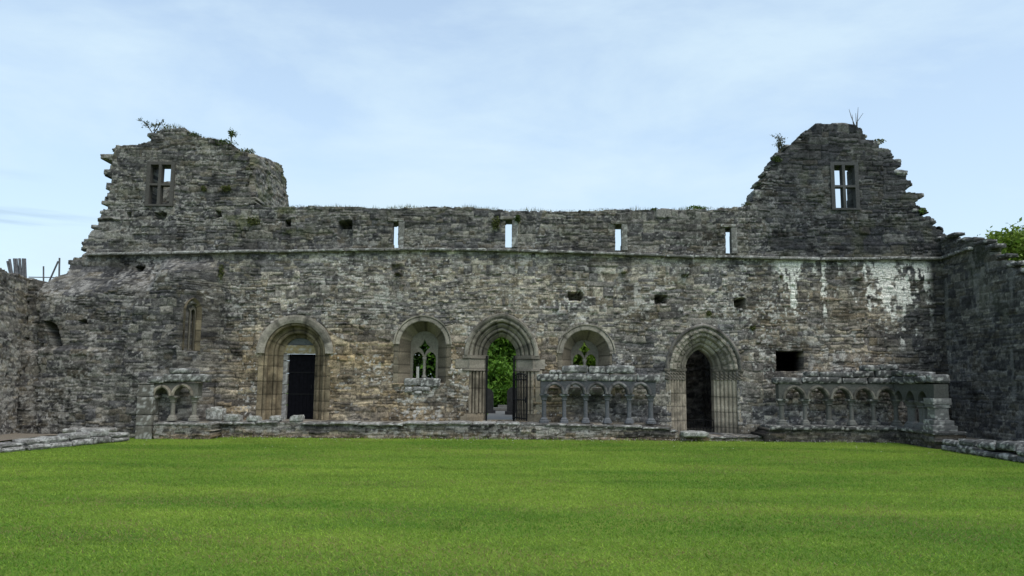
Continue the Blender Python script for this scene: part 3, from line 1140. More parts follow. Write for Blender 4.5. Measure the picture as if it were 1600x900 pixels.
def window(w, lab, seed, up=0.0):
    x, zs, z0 = w['x'], w['zs'], w['z0']
    hi = .40
    pr = [(.41, .8), (.41, -.012), (.28, -.012), (.27, .03), (.25, .03), (.0, .46), (.0, .8)]
    V, Fc, C = sweep(x, hi, 0, zs, pr, 'full', z0 - .1, seed=seed, col=(.175, .16, .125), block=.3)
    o = child(mk('window', V, Fc, M_ASH, None, C))
    o['label'] = lab
    hd = [(.25, -.005), (.25, -.03), (.27, -.045), (.365, -.045), (.37, -.015), (.385, -.015), (.39, -.07), (.425, -.075), (.425, -.005)]
    V, Fc, C = sweep(x, hi, 0, zs, hd, 'arc', seed=seed + 1, col=(.29, .28, .245), block=.34)
    mk('hood_mould', V, Fc, M_ASH, o, C)
    # tracery: two lights under a curved diamond
    zl = zs - .38 + up
    holes = []
    for sd in (-1, 1):
        holes.append(arch_poly(x + sd * .185, .148, .04, zl, z0 + .13, 8))
    dz = zs - .06 + up
    dm = []
    for q in range(4):
        a0 = math.pi / 2 * q + math.pi / 2
        a1 = a0 + math.pi / 2
        p0 = np.array([math.cos(a0), math.sin(a0)]) * np.array([.17, .235])
        p1 = np.array([math.cos(a1), math.sin(a1)]) * np.array([.17, .235])
        for t in np.linspace(0, 1, 7)[:-1]:
            dm.append(tuple(np.array([x, dz]) + (p0 * (1 - t) + p1 * t) * (1 - .22 * math.sin(math.pi * t))))
    plate('tracery', arch_poly(x, hi + .01, 0, zs, z0 + .11), holes + [dm], YW + .48, .13, M_ASH, o, (.18, .165, .13), seed)
    m = MB()
    hcol = zl - z0 - .13
    m.lathe([(.07, 0), (.07, .05), (.05, .08), (.038, .11), (.036, hcol - .1), (.045, hcol - .07), (.06, hcol - .02), (.065, hcol + .03)], (x, YW + .50, z0 + .13), 12, (.24, .23, .19))
    m.build('mullion', M_ASH, o, smooth=True)
    m = MB()
    m.rough((x, YW + .36, z0 + .02), (.98, .9, .2), seed, (.13, .125, .112), amp=.02, lichen=.2)
    m.build('sill', M_ASH, o)
    return o


win1 = window(w1, 'round arched window recess showing twin lights, a stone mullion and dark trees', 61)
win2 = window(w2, 'round arched window recess partly hidden behind the low arcade', 65, .19)
mb = MB()
for u0, v0, u1, v1 in ((632, 592, 643, 603), (644, 592, 657, 602), (658, 591, 688, 604), (633, 604, 645, 613), (646, 604, 672, 611), (648, 611, 660, 616)):
    a, b = W(u0, v0), W(u1, v1)
    lt = .2 if u0 < 658 else .11
    mb.rough(((a[0] + b[0]) / 2, YW - .03, (a[1] + b[1]) / 2), (b[0] - a[0], .14, a[1] - b[1]), u0, (lt, lt * .97, lt * .9), lichen=.22, step=.04)
mb.build('sill_stone', M_RUB, win1)

# --- small blocked lancet on the splayed left face
def turn(o, loc, ang):
    o.location = loc
    o.rotation_euler.z = ang
    return child(o)


PL = prot_main(np.array([[W(316, 520)[0]]]), np.array([[W(316, 520)[1]]]))[0, 0]
lx, lz0, lzs = W(316, 520)[0], W(309, 549)[1], W(309, 490)[1]
ang = math.atan2(1.06, uA - W(302, 560)[0])
V, Fc, C = sweep(0, .17, .14, lzs, [(.09, .3), (.09, -.05), (.0, .05), (-.01, .3)], 'full', lz0, Yf=0, seed=66, col=(.13, .115, .08), block=.3)
lan = mk('window', V, Fc, M_ASH, None, C)
lan['label'] = 'tall narrow twin lancet window, blocked, in the splayed left corner'
turn(lan, (lx, YW - PL + .03, 0), ang)
hl = [arch_poly(sd * .085, .065, .03, lzs - .02, lz0 + .02, 6) for sd in (-1, 1)] + [[(0, lzs + .07), (.045, lzs + .15), (0, lzs + .25), (-.045, lzs + .15)]]
tr_ = plate('tracery', arch_poly(0, .18, .14, lzs, lz0), hl, .09, .08, M_ASH, None, (.11, .1, .078), 67)
tr_.parent = lan
bl = plate('blocking', arch_poly(0, .18, .14, lzs, lz0), [], .24, .05, M_ASH, None, (.06, .057, .05), 68)
bl.parent = lan

# --- cross windows in the tower and the gable


def cross_window(u0, v0, u1, v1, um, vt, seed, col, lab, fr=6):
    o_ = []
    a, b = W(u0, v0), W(u1, v1)
    m_ = W(um, vt)
    f = fr * PX
    t = 2.2 * PX
    outer = [(a[0] - f, b[1] - f * .5), (b[0] + f, b[1] - f * .5), (b[0] + f, a[1] + f * .8), (a[0] - f, a[1] + f * .8)]
    H = []
    for x0, x1 in ((a[0], m_[0] - t), (m_[0] + t, b[0])):
        for q0, q1 in ((b[1], m_[1] - t * .8), (m_[1] + t * .8, a[1])):
            H.append([(x0, q0), (x1, q0), (x1, q1), (x0, q1)])
    o = plate('window', outer, H, YW - .012, .2, M_ASH, None, col, seed)
    child(o)
    o['label'] = lab
    return o


cross_window(236, 257, 264, 319, 249, 288, 71, (.075, .07, .063), 'stone cross window in the tower stump')
cross_window(1303, 258, 1338, 325, 1319, 291, 73, (.07, .07, .07), 'stone cross window in the gable')
# frames of the narrow slots
for u0, v0, u1, v1, lab in ((789.5, 343, 800, 386, None), (962, 350, 971.5, 391, None), (1134, 355, 1143.5, 396, None), (614, 346, 622, 391, None)):
    mb = MB()
    a, b = W(u0, v0), W(u1, v1)
    mb.rough(((a[0] + b[0]) / 2, YW + .2, a[1] + .05), (b[0] - a[0] + .3, .46, .1), int(u0), (.14, .13, .11), amp=.012, lichen=.1)
    mb.rough((b[0] + .085, YW + .085, (a[1] + b[1]) / 2), (.17, .2, a[1] - b[1]), int(u0) + 1, (.16, .155, .14), amp=.008, lichen=.1)
    child(mb.build('slot_frame', M_RUB))

# --- dim room behind the right doorway and the square hole


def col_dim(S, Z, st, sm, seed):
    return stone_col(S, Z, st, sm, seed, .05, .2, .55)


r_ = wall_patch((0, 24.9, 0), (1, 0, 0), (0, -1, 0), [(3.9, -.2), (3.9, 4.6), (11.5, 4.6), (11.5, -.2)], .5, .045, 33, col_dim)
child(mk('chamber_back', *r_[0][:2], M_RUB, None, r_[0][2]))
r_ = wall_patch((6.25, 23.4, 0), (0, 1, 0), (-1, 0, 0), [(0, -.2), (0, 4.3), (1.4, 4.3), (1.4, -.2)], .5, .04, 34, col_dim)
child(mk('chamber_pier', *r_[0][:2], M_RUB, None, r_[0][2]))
for nm, c_, z_ in (('chamber_shade_roof', (9.2, 23.65, 4.5), (4.8, 2.9, .3)), ('chamber_shade_screen', (6.95, 23.65, 2.2), (.3, 2.85, 4.3)), ('chamber_side', (3.85, 23.65, 2.2), (.4, 2.9, 4.9)), ('chamber_side', (11.6, 23.65, 2.2), (.4, 2.9, 4.9))):  # unseen vault and partition added to keep the square hole dark
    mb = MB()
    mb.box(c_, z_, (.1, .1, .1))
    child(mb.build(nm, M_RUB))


# ================================================================== FLANKING WALLS
# --- left: low ruined wall with a ragged hole, turning towards the viewer
lw = empty('cloister_wall', (-12.8, 20.5, 0))
tag(lw, 'low ruined grey rubble wall on the left of the lawn, running up to the tower stump', 'wall')
YL = 20.56


def col_left(S, Z, st, sm, seed):
    d = .98 + .2 * fbm(S * .5, Z * .5, seed + 3, 3)
    return stone_col(S, Z, st, sm, seed, .2, .40, d)


XL = W(34, 560, YL)[0]
top = [W(u, v, YL) for u, v in ((30, 432), (43, 434), (58, 438), (66, 450), (72, 456), (73, 560))]
sl = [(XL - .05, -.2)] + [(XL - .05, top[0][1])] + top + [(top[-1][0], -.2)]
zled = W(120, 548, YL)[1]


def prot_left(S, Z):
    return .16 * sst(zled + .05 * vn(S * 2, 0 * Z, 5) + .04, zled + .05 * vn(S * 2, 0 * Z, 5) - .04, Z) * sst(W(60, 548)[0], W(85, 548)[0], S)


hole_l = [W(u, v, YL) for u, v in ((75, 503), (84, 502), (93, 507), (98, 517), (101, 528), (104, 540), (92, 543), (86, 538), (83, 524), (77, 514))]
r_ = wall_patch((0, YL, 0), (1, 0, 0), (0, -1, 0), sl, .7, .026, 45, col_left, [], [], prot_left,
                dict(ch=(.04, .19), wl=(.14, .55), patch=1.6, K=6), keep=.6)
child(mk('wall', *r_[0][:2], M_RUB, None, r_[0][2]), lw)
# the return running towards the viewer
tl = [atX(0, 419, XL), atX(20, 425, XL), atX(34, 431, XL)]
pts = [(YL - 9.0, tl[0][2] + .1), (YL - 4, tl[0][2] + .05)] + [(p[1], p[2]) for p in tl if p[1] < YL - .1] + [(YL + .6, tl[2][2])]
sl = [(-(YL + .6), -.2)] + [(-a, b) for a, b in reversed(pts)] + [(YL * 0 - (YL - 9.0), -.2)]
r_ = wall_patch((XL, 0, 0), (0, -1, 0), (1, 0, 0), sl, .7, .03, 47, col_left, lay=dict(ch=(.05, .2), wl=(.16, .6), patch=2, K=6), keep=.6)
child(mk('return_wall', *r_[0][:2], M_RUB, None, r_[0][2]), lw)

# --- right: tall dark wall running towards the viewer
rw = empty('cloister_wall', (12.6, 19, 0))
tag(rw, 'dark blackened stone wall running towards the viewer on the right of the lawn below the gable', 'wall')
XR = W(1478, 500)[0]
tr = [atX(u, v, XR) for u, v in ((1481, 369), (1490, 375), (1508, 374), (1527, 379), (1537, 386), (1554, 402), (1572, 412), (1600, 430), (1640, 452))]
pts = [(p[1], p[2]) for p in tr]
sl = [(-(YW + .6), -.2), (-(YW + .6), pts[0][1])] + [(-a, b) for a, b in pts] + [(-11.5, pts[-1][1] - .3), (-11.5, -.2)]


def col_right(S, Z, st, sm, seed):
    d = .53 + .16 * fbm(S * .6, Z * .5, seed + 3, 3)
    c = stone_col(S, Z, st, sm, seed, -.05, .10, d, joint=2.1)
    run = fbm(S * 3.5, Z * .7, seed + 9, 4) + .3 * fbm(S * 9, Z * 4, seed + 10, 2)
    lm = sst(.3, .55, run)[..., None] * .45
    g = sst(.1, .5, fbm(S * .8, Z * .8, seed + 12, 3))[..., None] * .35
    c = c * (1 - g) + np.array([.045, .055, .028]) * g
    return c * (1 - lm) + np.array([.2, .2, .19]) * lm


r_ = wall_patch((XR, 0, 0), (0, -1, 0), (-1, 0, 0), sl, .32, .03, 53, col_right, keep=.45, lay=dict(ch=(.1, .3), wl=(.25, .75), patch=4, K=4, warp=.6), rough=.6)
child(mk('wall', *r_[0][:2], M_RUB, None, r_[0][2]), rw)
mb = MB()
a, b = atX(1476, 403, XR), atX(1519, 387, XR)
for i in range(4):
    p = a + (b - a) * (i + .5) / 4
    L = abs(b[1] - a[1]) / 4
    mb.rough((XR + .03, p[1], p[2]), (L - .01, .28, .09), 700 + i, (.13, .13, .125), rz=math.pi / 2, amp=.015, lichen=.1, ry=0)
child(mb.build('string_course', M_RUB), rw)
mb = MB()
rng = np.random.RandomState(31)
yy_ = np.array([q[0] for q in pts])[::-1]
zz_ = np.array([q[1] for q in pts])[::-1]
y = YW
while y > 12:
    L = .2 + .3 * rng.rand()
    z = float(np.interp(y, yy_, zz_))
    for q in range(1):
        t_ = .05 + .04 * rng.rand()
        mb.rough((XR + .15 + .4 * q + .04 * rng.normal(), y - L / 2, z - .03 + .05 * rng.normal()), (.34, L * 1.1, .1 + .06 * rng.rand()), rng.randint(9999), (t_, t_, t_ * .97), amp=.03, lichen=.02, step=.06)
    y -= L
child(mb.build('coping', M_RUB), rw)

# ================================================================== PLINTHS
YP = 20.72


def col_pl(S, Z, st, sm, seed):
    d = .95 + .2 * fbm(S * .8, Z * .8, seed + 3, 3)
    warm = .25 + .3 * sst(.25, .05, Z)
    c = stone_col(S, Z, st, sm, seed, warm, .42, d)
    red = sst(.2, .0, Z)[..., None] * .35
    return c * (1 - red) + c * np.array([1.0, .72, .55]) * red


pl = empty('low_wall', (0, YP, 0))
tag(pl, 'long low rubble bench wall with whitened top along the foot of the abbey', 'low wall')
tp = [(240, 660), (330, 660), (470, 659), (560, 661), (700, 660), (850, 662), (960, 664), (1046, 668), (1060, 676), (1108, 681), (1200, 682)]
top = [W(u, v, YP) for u, v in tp]
sl = [(top[0][0], -.15)] + top + [(top[-1][0], -.15)]
r_ = wall_patch((0, YP, 0), (1, 0, 0), (0, -1, 0), sl, .8, .022, 57, col_pl, lay=dict(ch=(.04, .16), wl=(.2, .75), patch=2, K=5), keep=.5)
child(mk('wall', *r_[0][:2], M_RUB, None, r_[0][2]), pl)
mb = MB()
rng = np.random.RandomState(77)
for i in range(len(tp) - 1):
    n = max(1, int((top[i + 1][0] - top[i][0]) / .55))
    for k in range(n):
        L = (top[i + 1][0] - top[i][0]) / n
        xx = top[i][0] + L * (k + .5)
        zz = top[i][1] + (top[i + 1][1] - top[i][1]) * (k + .5) / n
        t_ = .13 + .1 * rng.rand()
        t_ *= 1.0 if xx < 0 else .6
        mb.rough((xx, YP + .36 + rng.normal() * .02, zz - .03 + rng.normal() * .012), (L - .004, .84, .075), rng.randint(9999), (t_ * 1.02, t_ * .98, t_ * .9), amp=.022, lichen=.25 if xx < 0 else .08, step=.055)
child(mb.build('coping', M_RUB), pl)

# right plinth, stepping forward into the corner
XC = atY(1405, 640, 21.0)[0]               # line of the arcade's return
pr = empty('low_wall', (9, 20.7, 0))
tag(pr, 'dark low rubble bench wall under the right arcade, turning forward in the corner', 'low wall')


def col_pr(S, Z, st, sm, seed):
    d = .58 + .2 * fbm(S * .8, Z * .8, seed + 3, 3)
    return stone_col(S, Z, st, sm, seed, .2, .2, d)


YQ = 20.55
top = [W(u, v, YQ) for u, v in ((1192, 676), (1204, 668), (1240, 668), (1330, 669), (1440, 671))]
sl = [(top[0][0], -.15)] + top + [(XC - .1, top[-1][1]), (XC - .1, -.15)]
r_ = wall_patch((0, YQ, 0), (1, 0, 0), (0, -1, 0), sl, .95, .024, 59, col_pr, lay=dict(ch=(.05, .17), wl=(.2, .7), patch=2, K=5), keep=.4)
child(mk('wall', *r_[0][:2], M_RUB, None, r_[0][2]), pr)
ztq = top[-1][1]
YE = 18.75
sl = [(-(YQ + .3), -.15), (-(YQ + .3), ztq), (-YE, ztq), (-YE, -.15)]
r_ = wall_patch((XC - .28, 0, 0), (0, -1, 0), (-1, 0, 0), sl, .75, .024, 60, col_pr, lay=dict(ch=(.05, .17), wl=(.2, .7), patch=2, K=5), keep=.2)
child(mk('return_wall', *r_[0][:2], M_RUB, None, r_[0][2]), pr)
mb = MB()
rng = np.random.RandomState(12)
xx = top[1][0]
while xx < XC - .3:
    L = .5 + .4 * rng.rand()
    L = min(L, XC - .25 - xx)
    t_ = .05 + .04 * rng.rand()
    mb.rough((xx + L / 2, YQ + .4, ztq + .02 + rng.normal() * .006), (L - .008, .95, .1), rng.randint(9999), (t_, t_, t_ * .96), amp=.018, lichen=.1, step=.055)
    xx += L
yy = YE
while yy < YQ + .3:
    L = .45 + .3 * rng.rand()
    t_ = .06 + .06 * rng.rand()
    mb.rough((XC + .08, yy + L / 2, ztq + .02), (.84, L - .01, .1), rng.randint(9999), (t_, t_, t_ * .96), amp=.02, lichen=.15, step=.055)
    yy += L
child(mb.build('coping', M_RUB), pr)

# ================================================================== ARCADES
ARC = (.075, .078, .082)


def column(parent, x, y, z0, zc, col, r=.062, seed=1, deep=0.0):
    r = r * (.9 + .25 * h2(seed, 7, 1))
    x = x + .02 * (h2(seed, 8, 1) - .5)
    """a pair of slim shafts, one behind the other, with one capital and one base"""
    m = MB()
    dys = (-deep, deep) if deep > .01 else (0.0,)
    for dy in dys:
        m.lathe([(r, .0), (r * .97, (zc - z0) * .5), (r * .95, zc - z0)], (x, y + dy, z0), 10, col)
    sh = m.build('column', M_ASH, parent)
    child(sh, parent)
    m = MB()
    for dy in dys:
        m.lathe([(r * 1.0, -.02), (r * 1.25, .0), (r * 1.15, .03), (r * 1.5, .09), (r * 1.75, .12)], (x, y + dy, zc), 12, col, .5)
    m.rough((x, y, zc + .135), (.26, .26 + 2 * deep, .06), seed, col, amp=.01, lichen=.12, step=.05)
    child_to(m.build('capital', M_ASH), sh, parent)
    m = MB()
    for dy in dys:
        m.lathe([(r * 2.0, 0), (r * 2.0, .06), (r * 1.6, .075), (r * 1.65, .1), (r * 1.2, .13), (r * 1.0, .15)], (x, y + dy, z0), 12, tuple(c * 1.15 for c in col), .45)
    child_to(m.build('base', M_ASH), sh, parent)
    return sh


def child_to(o, part, thing):
    o.parent = part
    o.matrix_parent_inverse = Matrix.Translation(Vector(thing.location)).inverted() if False else Matrix.Identity(4)
    return o


def arcade_run(parent, xs, y, z0, zc, zt, col, seed, depth=.25, broken=(), x0=None, x1=None):
    """columns at xs standing on z0; arches spring at zc+.17; flat top at zt"""
    for i, x in enumerate(xs):
        column(parent, x, y, z0, zc, tuple(c * (1.0 + .5 * h2(i, seed, 3)) for c in col), seed=seed + i)
    zsp = zc + .165
    x0 = xs[0] - .1 if x0 is None else x0
    x1 = xs[-1] + .12 if x1 is None else x1
    outer = [(x0, zsp)]
    for i in range(len(xs) - 1):
        a, b = xs[i] + .075, xs[i + 1] - .075
        hw = (b - a) / 2
        rise_c = hw * .18
        outer.append((a, zsp))
        for t in np.linspace(-1, 1, 17)[1:-1]:
            tt = t if abs(t) > 1e-9 else -1e-6
            p, q = arch_path((a + b) / 2, hw, rise_c, 0, zsp, np.array(tt))
            outer.append((float(p), float(q)))
        outer.append((b, zsp))
        V, Fc, C = sweep((a + b) / 2, hw, rise_c, zsp, [(.0, -.03), (.035, -.055), (.075, -.045), (.085, .0), (.085, .1), (.0, .1)], 'arc', Yf=y - depth / 2, seed=seed + 30 + i, col=tuple(c * 1.7 for c in col), block=.3, step=.04)
        child(mk('arch', V, Fc, M_ASH, None, C), parent)
    outer += [(x1, zsp), (x1, zt), (x0, zt)]
    child(plate('spandrel', outer, [], y - depth / 2, depth, M_ASH, None, col, seed), parent)


# --- centre arcade
ca = empty('cloister_arcade', (4, YP + .3, .5))
tag(ca, 'weathered row of five low arches on slim columns between the central and right doorways', 'arcade')
YA = YP + .3
xs = [W(u, 640, YA)[0] for u in (850, 882, 915.5, 949, 983, 1017)]
zA0 = W(930, 661, YA)[1]
zAc = W(930, 625, YA)[1]
zAt = W(930, 595.5, YA)[1]
arcade_run(ca, xs, YA, zA0, zAc, zAt, ARC, 81)
mb = MB()
for u0, v0, u1, v1 in ((838, 584, 872, 596), (872, 584, 916, 595), (916, 584, 952, 595), (952, 585, 994, 596), (994, 585, 1031, 597), (878, 571, 919, 583), (919, 572, 946, 584), (946, 571, 992, 584), (858, 578, 878, 585)):
    a, b = W(u0, v0, YA), W(u1, v1, YA)
    t_ = .065 + .06 * h2(u0, v0, 5)
    mb.rough(((a[0] + b[0]) / 2, YA, (a[1] + b[1]) / 2), (b[0] - a[0] - .006, .34 if v0 > 580 else .3, a[1] - b[1]), u0, (t_, t_, t_ * .95), amp=.028, lichen=.2, step=.05)
child(mb.build('coping', M_RUB), ca)

# --- right arcade, turning the corner
ra = empty('cloister_arcade', (9, 21, .4))
tag(ra, 'dark row of low arches in the right corner, turning forward to a stout pale pier', 'arcade')
YB = 21.0
xs = [W(u, 640, YB)[0] for u in (1221, 1258, 1295, 1330, 1365, 1400)]
zB0 = ztq + .07
zBc = W(1310, 633, YB)[1]
zBt = W(1310, 599, YB)[1]
arcade_run(ra, xs, YB, zB0, zBc, zBt, (.095, .096, .085), 91, x1=xs[-1] + .2)
mb = MB()
for u0, v0, u1, v1 in ((1208, 590, 1250, 600), (1250, 589, 1312, 599), (1312, 590, 1352, 600), (1352, 590, 1405, 600), (1256, 580, 1278, 589), (1278, 581, 1330, 590), (1330, 579, 1364, 590), (1364, 578, 1410, 590), (1345, 571, 1372, 580), (1372, 569, 1402, 579)):
    a, b = W(u0, v0, YB), W(u1, v1, YB)
    t_ = .055 + .05 * h2(u0, v0, 5)
    mb.rough(((a[0] + b[0]) / 2, YB, (a[1] + b[1]) / 2), (b[0] - a[0] - .006, .36 if v0 > 585 else .32, a[1] - b[1]), u0, (t_, t_, t_ * .96), amp=.028, lichen=.1, step=.05)
# return coping
for y0, y1, dz, hh in ((20.3, 20.9, .0, .2), (19.75, 20.28, .0, .2), (19.2, 19.73, .02, .19), (18.9, 19.18, .03, .22), (20.2, 20.9, .2, .17), (19.5, 20.18, .19, .13)):
    t_ = .06 + .06 * h2(int(y0 * 100), 3, 5)
    mb.rough((XC, (y0 + y1) / 2, zBt + dz + hh / 2), (.5, y1 - y0, hh), int(y0 * 100), (t_, t_, t_ * .96), amp=.03, lichen=.2, step=.05)
child(mb.build('coping', M_RUB), ra)
# return columns and end pier (square, battered base)
for i, yy in enumerate((20.35, 19.75)):
    column(ra, XC, yy, zB0, zBc, (.13, .13, .125), r=.085, seed=300 + i, deep=.07)
ret = []
ys = [20.95, 20.35, 19.75, 19.15]
prof = [(18.9, zBt), (21.1, zBt), (21.1, zBc + .165)]
for a, b in zip(ys[:-1], ys[1:]):
    hw = abs(a - b) / 2 - .09
    for t in np.linspace(1, -1, 13):
        tt = t if abs(t) > 1e-9 else 1e-6
        p, q = arch_path((a + b) / 2, hw, hw * .2, 0, zBc + .165, np.array(tt))
        prof.append((float(p), float(q)))
prof += [(18.9, zBc + .165)]
cu = plate('return_spandrel', prof, [], 0, .36, M_ASH, None, (.08, .082, .074), 99)
me = cu.data
Vv = np.zeros(len(me.vertices) * 3)
me.vertices.foreach_get('co', Vv)
Vv = Vv.reshape(-1, 3)
Vv = np.stack([XC + .18 - Vv[:, 1], Vv[:, 0], Vv[:, 2]], 1)
me.vertices.foreach_set('co', Vv.ravel())
me.update()
child(cu, ra)
mb = MB()
PXY = 19.1
mb.rough((XC, PXY, zB0 + .06), (.62, .6, .14), 5, (.12, .12, .115), amp=.015, lichen=.1)
mb.rough((XC, PXY, zB0 + .19), (.52, .5, .14), 6, (.13, .13, .125), amp=.015, lichen=.1)
mb.rough((XC, PXY, zB0 + .26 + (zBc - zB0 - .22) / 2), (.36, .36, zBc - zB0 - .2), 7, (.16, .16, .15), amp=.012, lichen=.15, step=.04)
mb.rough((XC, PXY, zBc + .06), (.42, .42, .1), 8, (.13, .13, .125), amp=.012, lichen=.1)
mb.rough((XC, PXY, zBc + .17), (.46, .46, .16), 9, (.17, .17, .16), amp=.012, lichen=.15)
p_ = child(mb.build('pier', M_ASH), ra)
p_['label'] = 'stout pale squared end pier'

# --- left fragment
la = empty('cloister_arcade', (-9.5, 20.7, .4))
tag(la, 'small fragment of two low arches under a slab, against the left wall beside a pier', 'arcade')
YF = 20.25
xs = [W(u, 640, YF)[0] for u in (240, 270, 304)]
zF0 = W(280, 657, YF)[1]
zFc = W(280, 628, YF)[1]
zFt = W(280, 598, YF)[1]
arcade_run(la, xs, YF, zF0, zFc, zFt, (.15, .14, .118), 101, x0=xs[0] - .25, depth=.28)
mb = MB()
for u0, v0, u1, v1 in ((262, 584, 326, 597), (270, 575, 306, 584), (236, 588, 262, 598)):
    a, b = W(u0, v0, YF), W(u1, v1, YF)
    mb.rough(((a[0] + b[0]) / 2, YF, (a[1] + b[1]) / 2), (b[0] - a[0], .5, a[1] - b[1]), u0, (.13, .127, .117), amp=.025, lichen=.2, step=.05)
child(mb.build('coping', M_RUB), la)
mb = MB()
a, b = W(222, 598, YF), W(241, 690, YF)
z = -.05
rng = np.random.RandomState(3)
while z < a[1]:
    hh = min(.25 + .25 * rng.rand(), a[1] - z + .001)
    t_ = .12 + .05 * rng.rand()
    mb.rough(((a[0] + b[0]) / 2, YF - .02, z + hh / 2), (b[0] - a[0], .4, hh - .006), rng.randint(999), (t_, t_ * .94, t_ * .8), amp=.012, lichen=.15, step=.05)
    z += hh
child(mb.build('pier', M_ASH), la)
top = [W(u, v, YF - .2) for u, v in ((238, 662), (260, 661), (300, 660), (330, 661))]
sl = [(top[0][0], -.15)] + top + [(top[-1][0], -.15)]
r_ = wall_patch((0, YF - .2, 0), (1, 0, 0), (0, -1, 0), sl, .7, .022, 58, col_pl, lay=dict(ch=(.04, .13), wl=(.2, .6), patch=2, K=5), keep=.4)
mb = MB()
mb.rough(((top[0][0] + top[-1][0]) / 2, YF + .12, top[1][1] - .03), (top[-1][0] - top[0][0], .66, .1), 15, (.17, .165, .15), amp=.03, lichen=.25, step=.05)
child(mb.build('plinth_slab', M_RUB), la)
child(mk('plinth', *r_[0][:2], M_RUB, None, r_[0][2]), la)


# ================================================================== LOOSE STONES, STEP
for i, (u, v, w_, h_, lab) in enumerate(((336, 656, 24, 17, 'tallest whitened lump of stone on the low wall, beside the small arch fragment'),
                                         (364, 659, 22, 11, 'squat whitened stone second along the low wall from the small arch fragment'),
                                         (397, 659, 18, 9, 'rounded whitened stone on the low wall just left of the black door'),
                                         (431, 659, 18, 8, 'small whitened stone on the low wall in front of the black door\'s left jamb'),
                                         (464, 659, 19, 10, 'whitened stone on the low wall right in front of the black door'))):
    p = W(u, v, YP + .1)
    mb = MB()
    mb.rough((0, 0, h_ * PX / 2), (w_ * PX, .32, h_ * PX), 500 + i, (.24, .235, .21), amp=.05, lichen=.45, step=.035)
    if i == 0:
        mb.rough((.0, 0.02, h_ * PX * .95), (w_ * PX * .6, .25, .12), 520, (.24, .235, .21), amp=.03, lichen=.45, step=.035)
    o = mb.build('loose_stone', M_RUB, loc=(p[0], YP + .12, p[1]))
    tag(o, lab, 'stone', 'whitened stones set along the low wall')
mb = MB()
a, b = W(1066, 674, 20.45), W(1107, 683, 20.45)
mb.rough((0, 0, (a[1] - b[1]) / 2), (b[0] - a[0], .45, a[1] - b[1]), 541, (.24, .24, .215), amp=.025, lichen=.35, step=.04)
o = mb.build('stone_slab', M_RUB, loc=((a[0] + b[0]) / 2, 20.55, b[1]))
tag(o, 'pale loose slab lying as a step before the right moulded doorway', 'slab')

# kerbs round the lawn
kl = MB()
rng = np.random.RandomState(21)
p0, p1 = atZ(-160, 722, 0), atZ(182, 690, 0)
n = 9
for k in range(n):
    a = p0 + (p1 - p0) * k / n
    b = p0 + (p1 - p0) * (k + 1) / n
    L = np.linalg.norm(b - a)
    rz = math.atan2(b[1] - a[1], b[0] - a[0])
    c = (a + b) / 2
    hh = .27 + .05 * rng.normal()
    for q in range(2):
        t_ = .13 + .07 * rng.rand()
        kl.rough((c[0] + rng.normal() * .03, c[1] + .22, hh * (q + .5) / 2), (L * .99, .55 - .06 * q, hh / 2 - .004), rng.randint(9999), (t_, t_ * .97, t_ * .9), rz, amp=.03, lichen=.42, step=.05)
o = kl.build('stone_kerb', M_RUB)
tag(o, 'low pale lichened stone kerb along the left edge of the lawn', 'kerb')
mb = MB()
a, b = W(106, 668, 20.1), W(178, 684, 20.1)
for k in range(3):
    for q in range(2):
        t_ = .17 + .07 * rng.rand()
        L = (b[0] - a[0]) / 3
        mb.rough((a[0] + L * (k + .5), 20.05, b[1] + (a[1] - b[1]) * (q + .5) / 2), (L * .98, .5, (a[1] - b[1]) / 2), rng.randint(999), (t_, t_ * .97, t_ * .9), amp=.035, lichen=.42, step=.05)
o = mb.build('stone_block', M_RUB)
tag(o, 'short raised course of pale stones at the inner end of the left kerb', 'stones')
kr = MB()
p0, p1 = atZ(1476, 704, 0), atZ(1760, 750, 0)
n = 8
for k in range(n):
    a = p0 + (p1 - p0) * k / n
    b = p0 + (p1 - p0) * (k + 1) / n
    L = np.linalg.norm(b - a)
    rz = math.atan2(b[1] - a[1], b[0] - a[0])
    c = (a + b) / 2
    for q in range(2):
        t_ = .07 + .05 * rng.rand()
        hh = .3 + .05 * rng.normal()
        kr.rough((c[0] + .25, c[1] + .1, hh * (q + .5) / 2), (L * (.98 - .1 * q * rng.rand()), .6 - .05 * q, hh / 2 - .004), rng.randint(9999), (t_, t_, t_ * .97), rz, amp=.035, lichen=.22, step=.05)
o = kr.build('stone_kerb', M_RUB)
tag(o, 'low dark grey stone kerb along the right edge of the lawn under the blackened wall', 'kerb')

# ================================================================== IRONWORK
gt = empty('iron_gate', (dB['x'], YW, dB['z0']))
tag(gt, 'black wrought iron gate standing open in the central doorway', 'gate')
zg0 = W(783, 659, YW + .1)[1]
for u in (760.5, 803):
    m = MB()
    q = W(u, 600, YW + .3)
    zt = W(u, 556, YW + .3)[1]
    m.box((q[0], YW + .3, (zg0 + zt) / 2), (.05, .05, zt - zg0))
    child(m.build('post', M_IRON), gt)
a = np.array([W(802, 620, YW + .26)[0], YW + .26])
b = np.array([W(823, 620, YW - .50)[0], YW - .50])
zt = W(812, 590, YW - .1)[1]
L = np.linalg.norm(b - a)
m = MB()
for k in range(9):
    p = a + (b - a) * k / 8
    w = .026 if k in (0, 8) else .016
    top_ = zt + (.09 if k in (0, 8) else .05)
    m.tube([(p[0], p[1], zg0 + .06), (p[0], p[1], top_)], w, 6)
    m.lathe([(.004, 0), (.024, .03), (.004, .09)], (p[0], p[1], top_), 8)
for zz in (zg0 + .12, zg0 + .62, zt - .06):
    m.tube([(a[0], a[1], zz), (b[0], b[1], zz)], .018, 6)
pts = []
for k in range(9):
    t = k / 8
    p = a + (b - a) * t
    pts.append((p[0], p[1], zt + .13 * math.sin(math.pi * t)))
m.tube(pts, .012, 6)
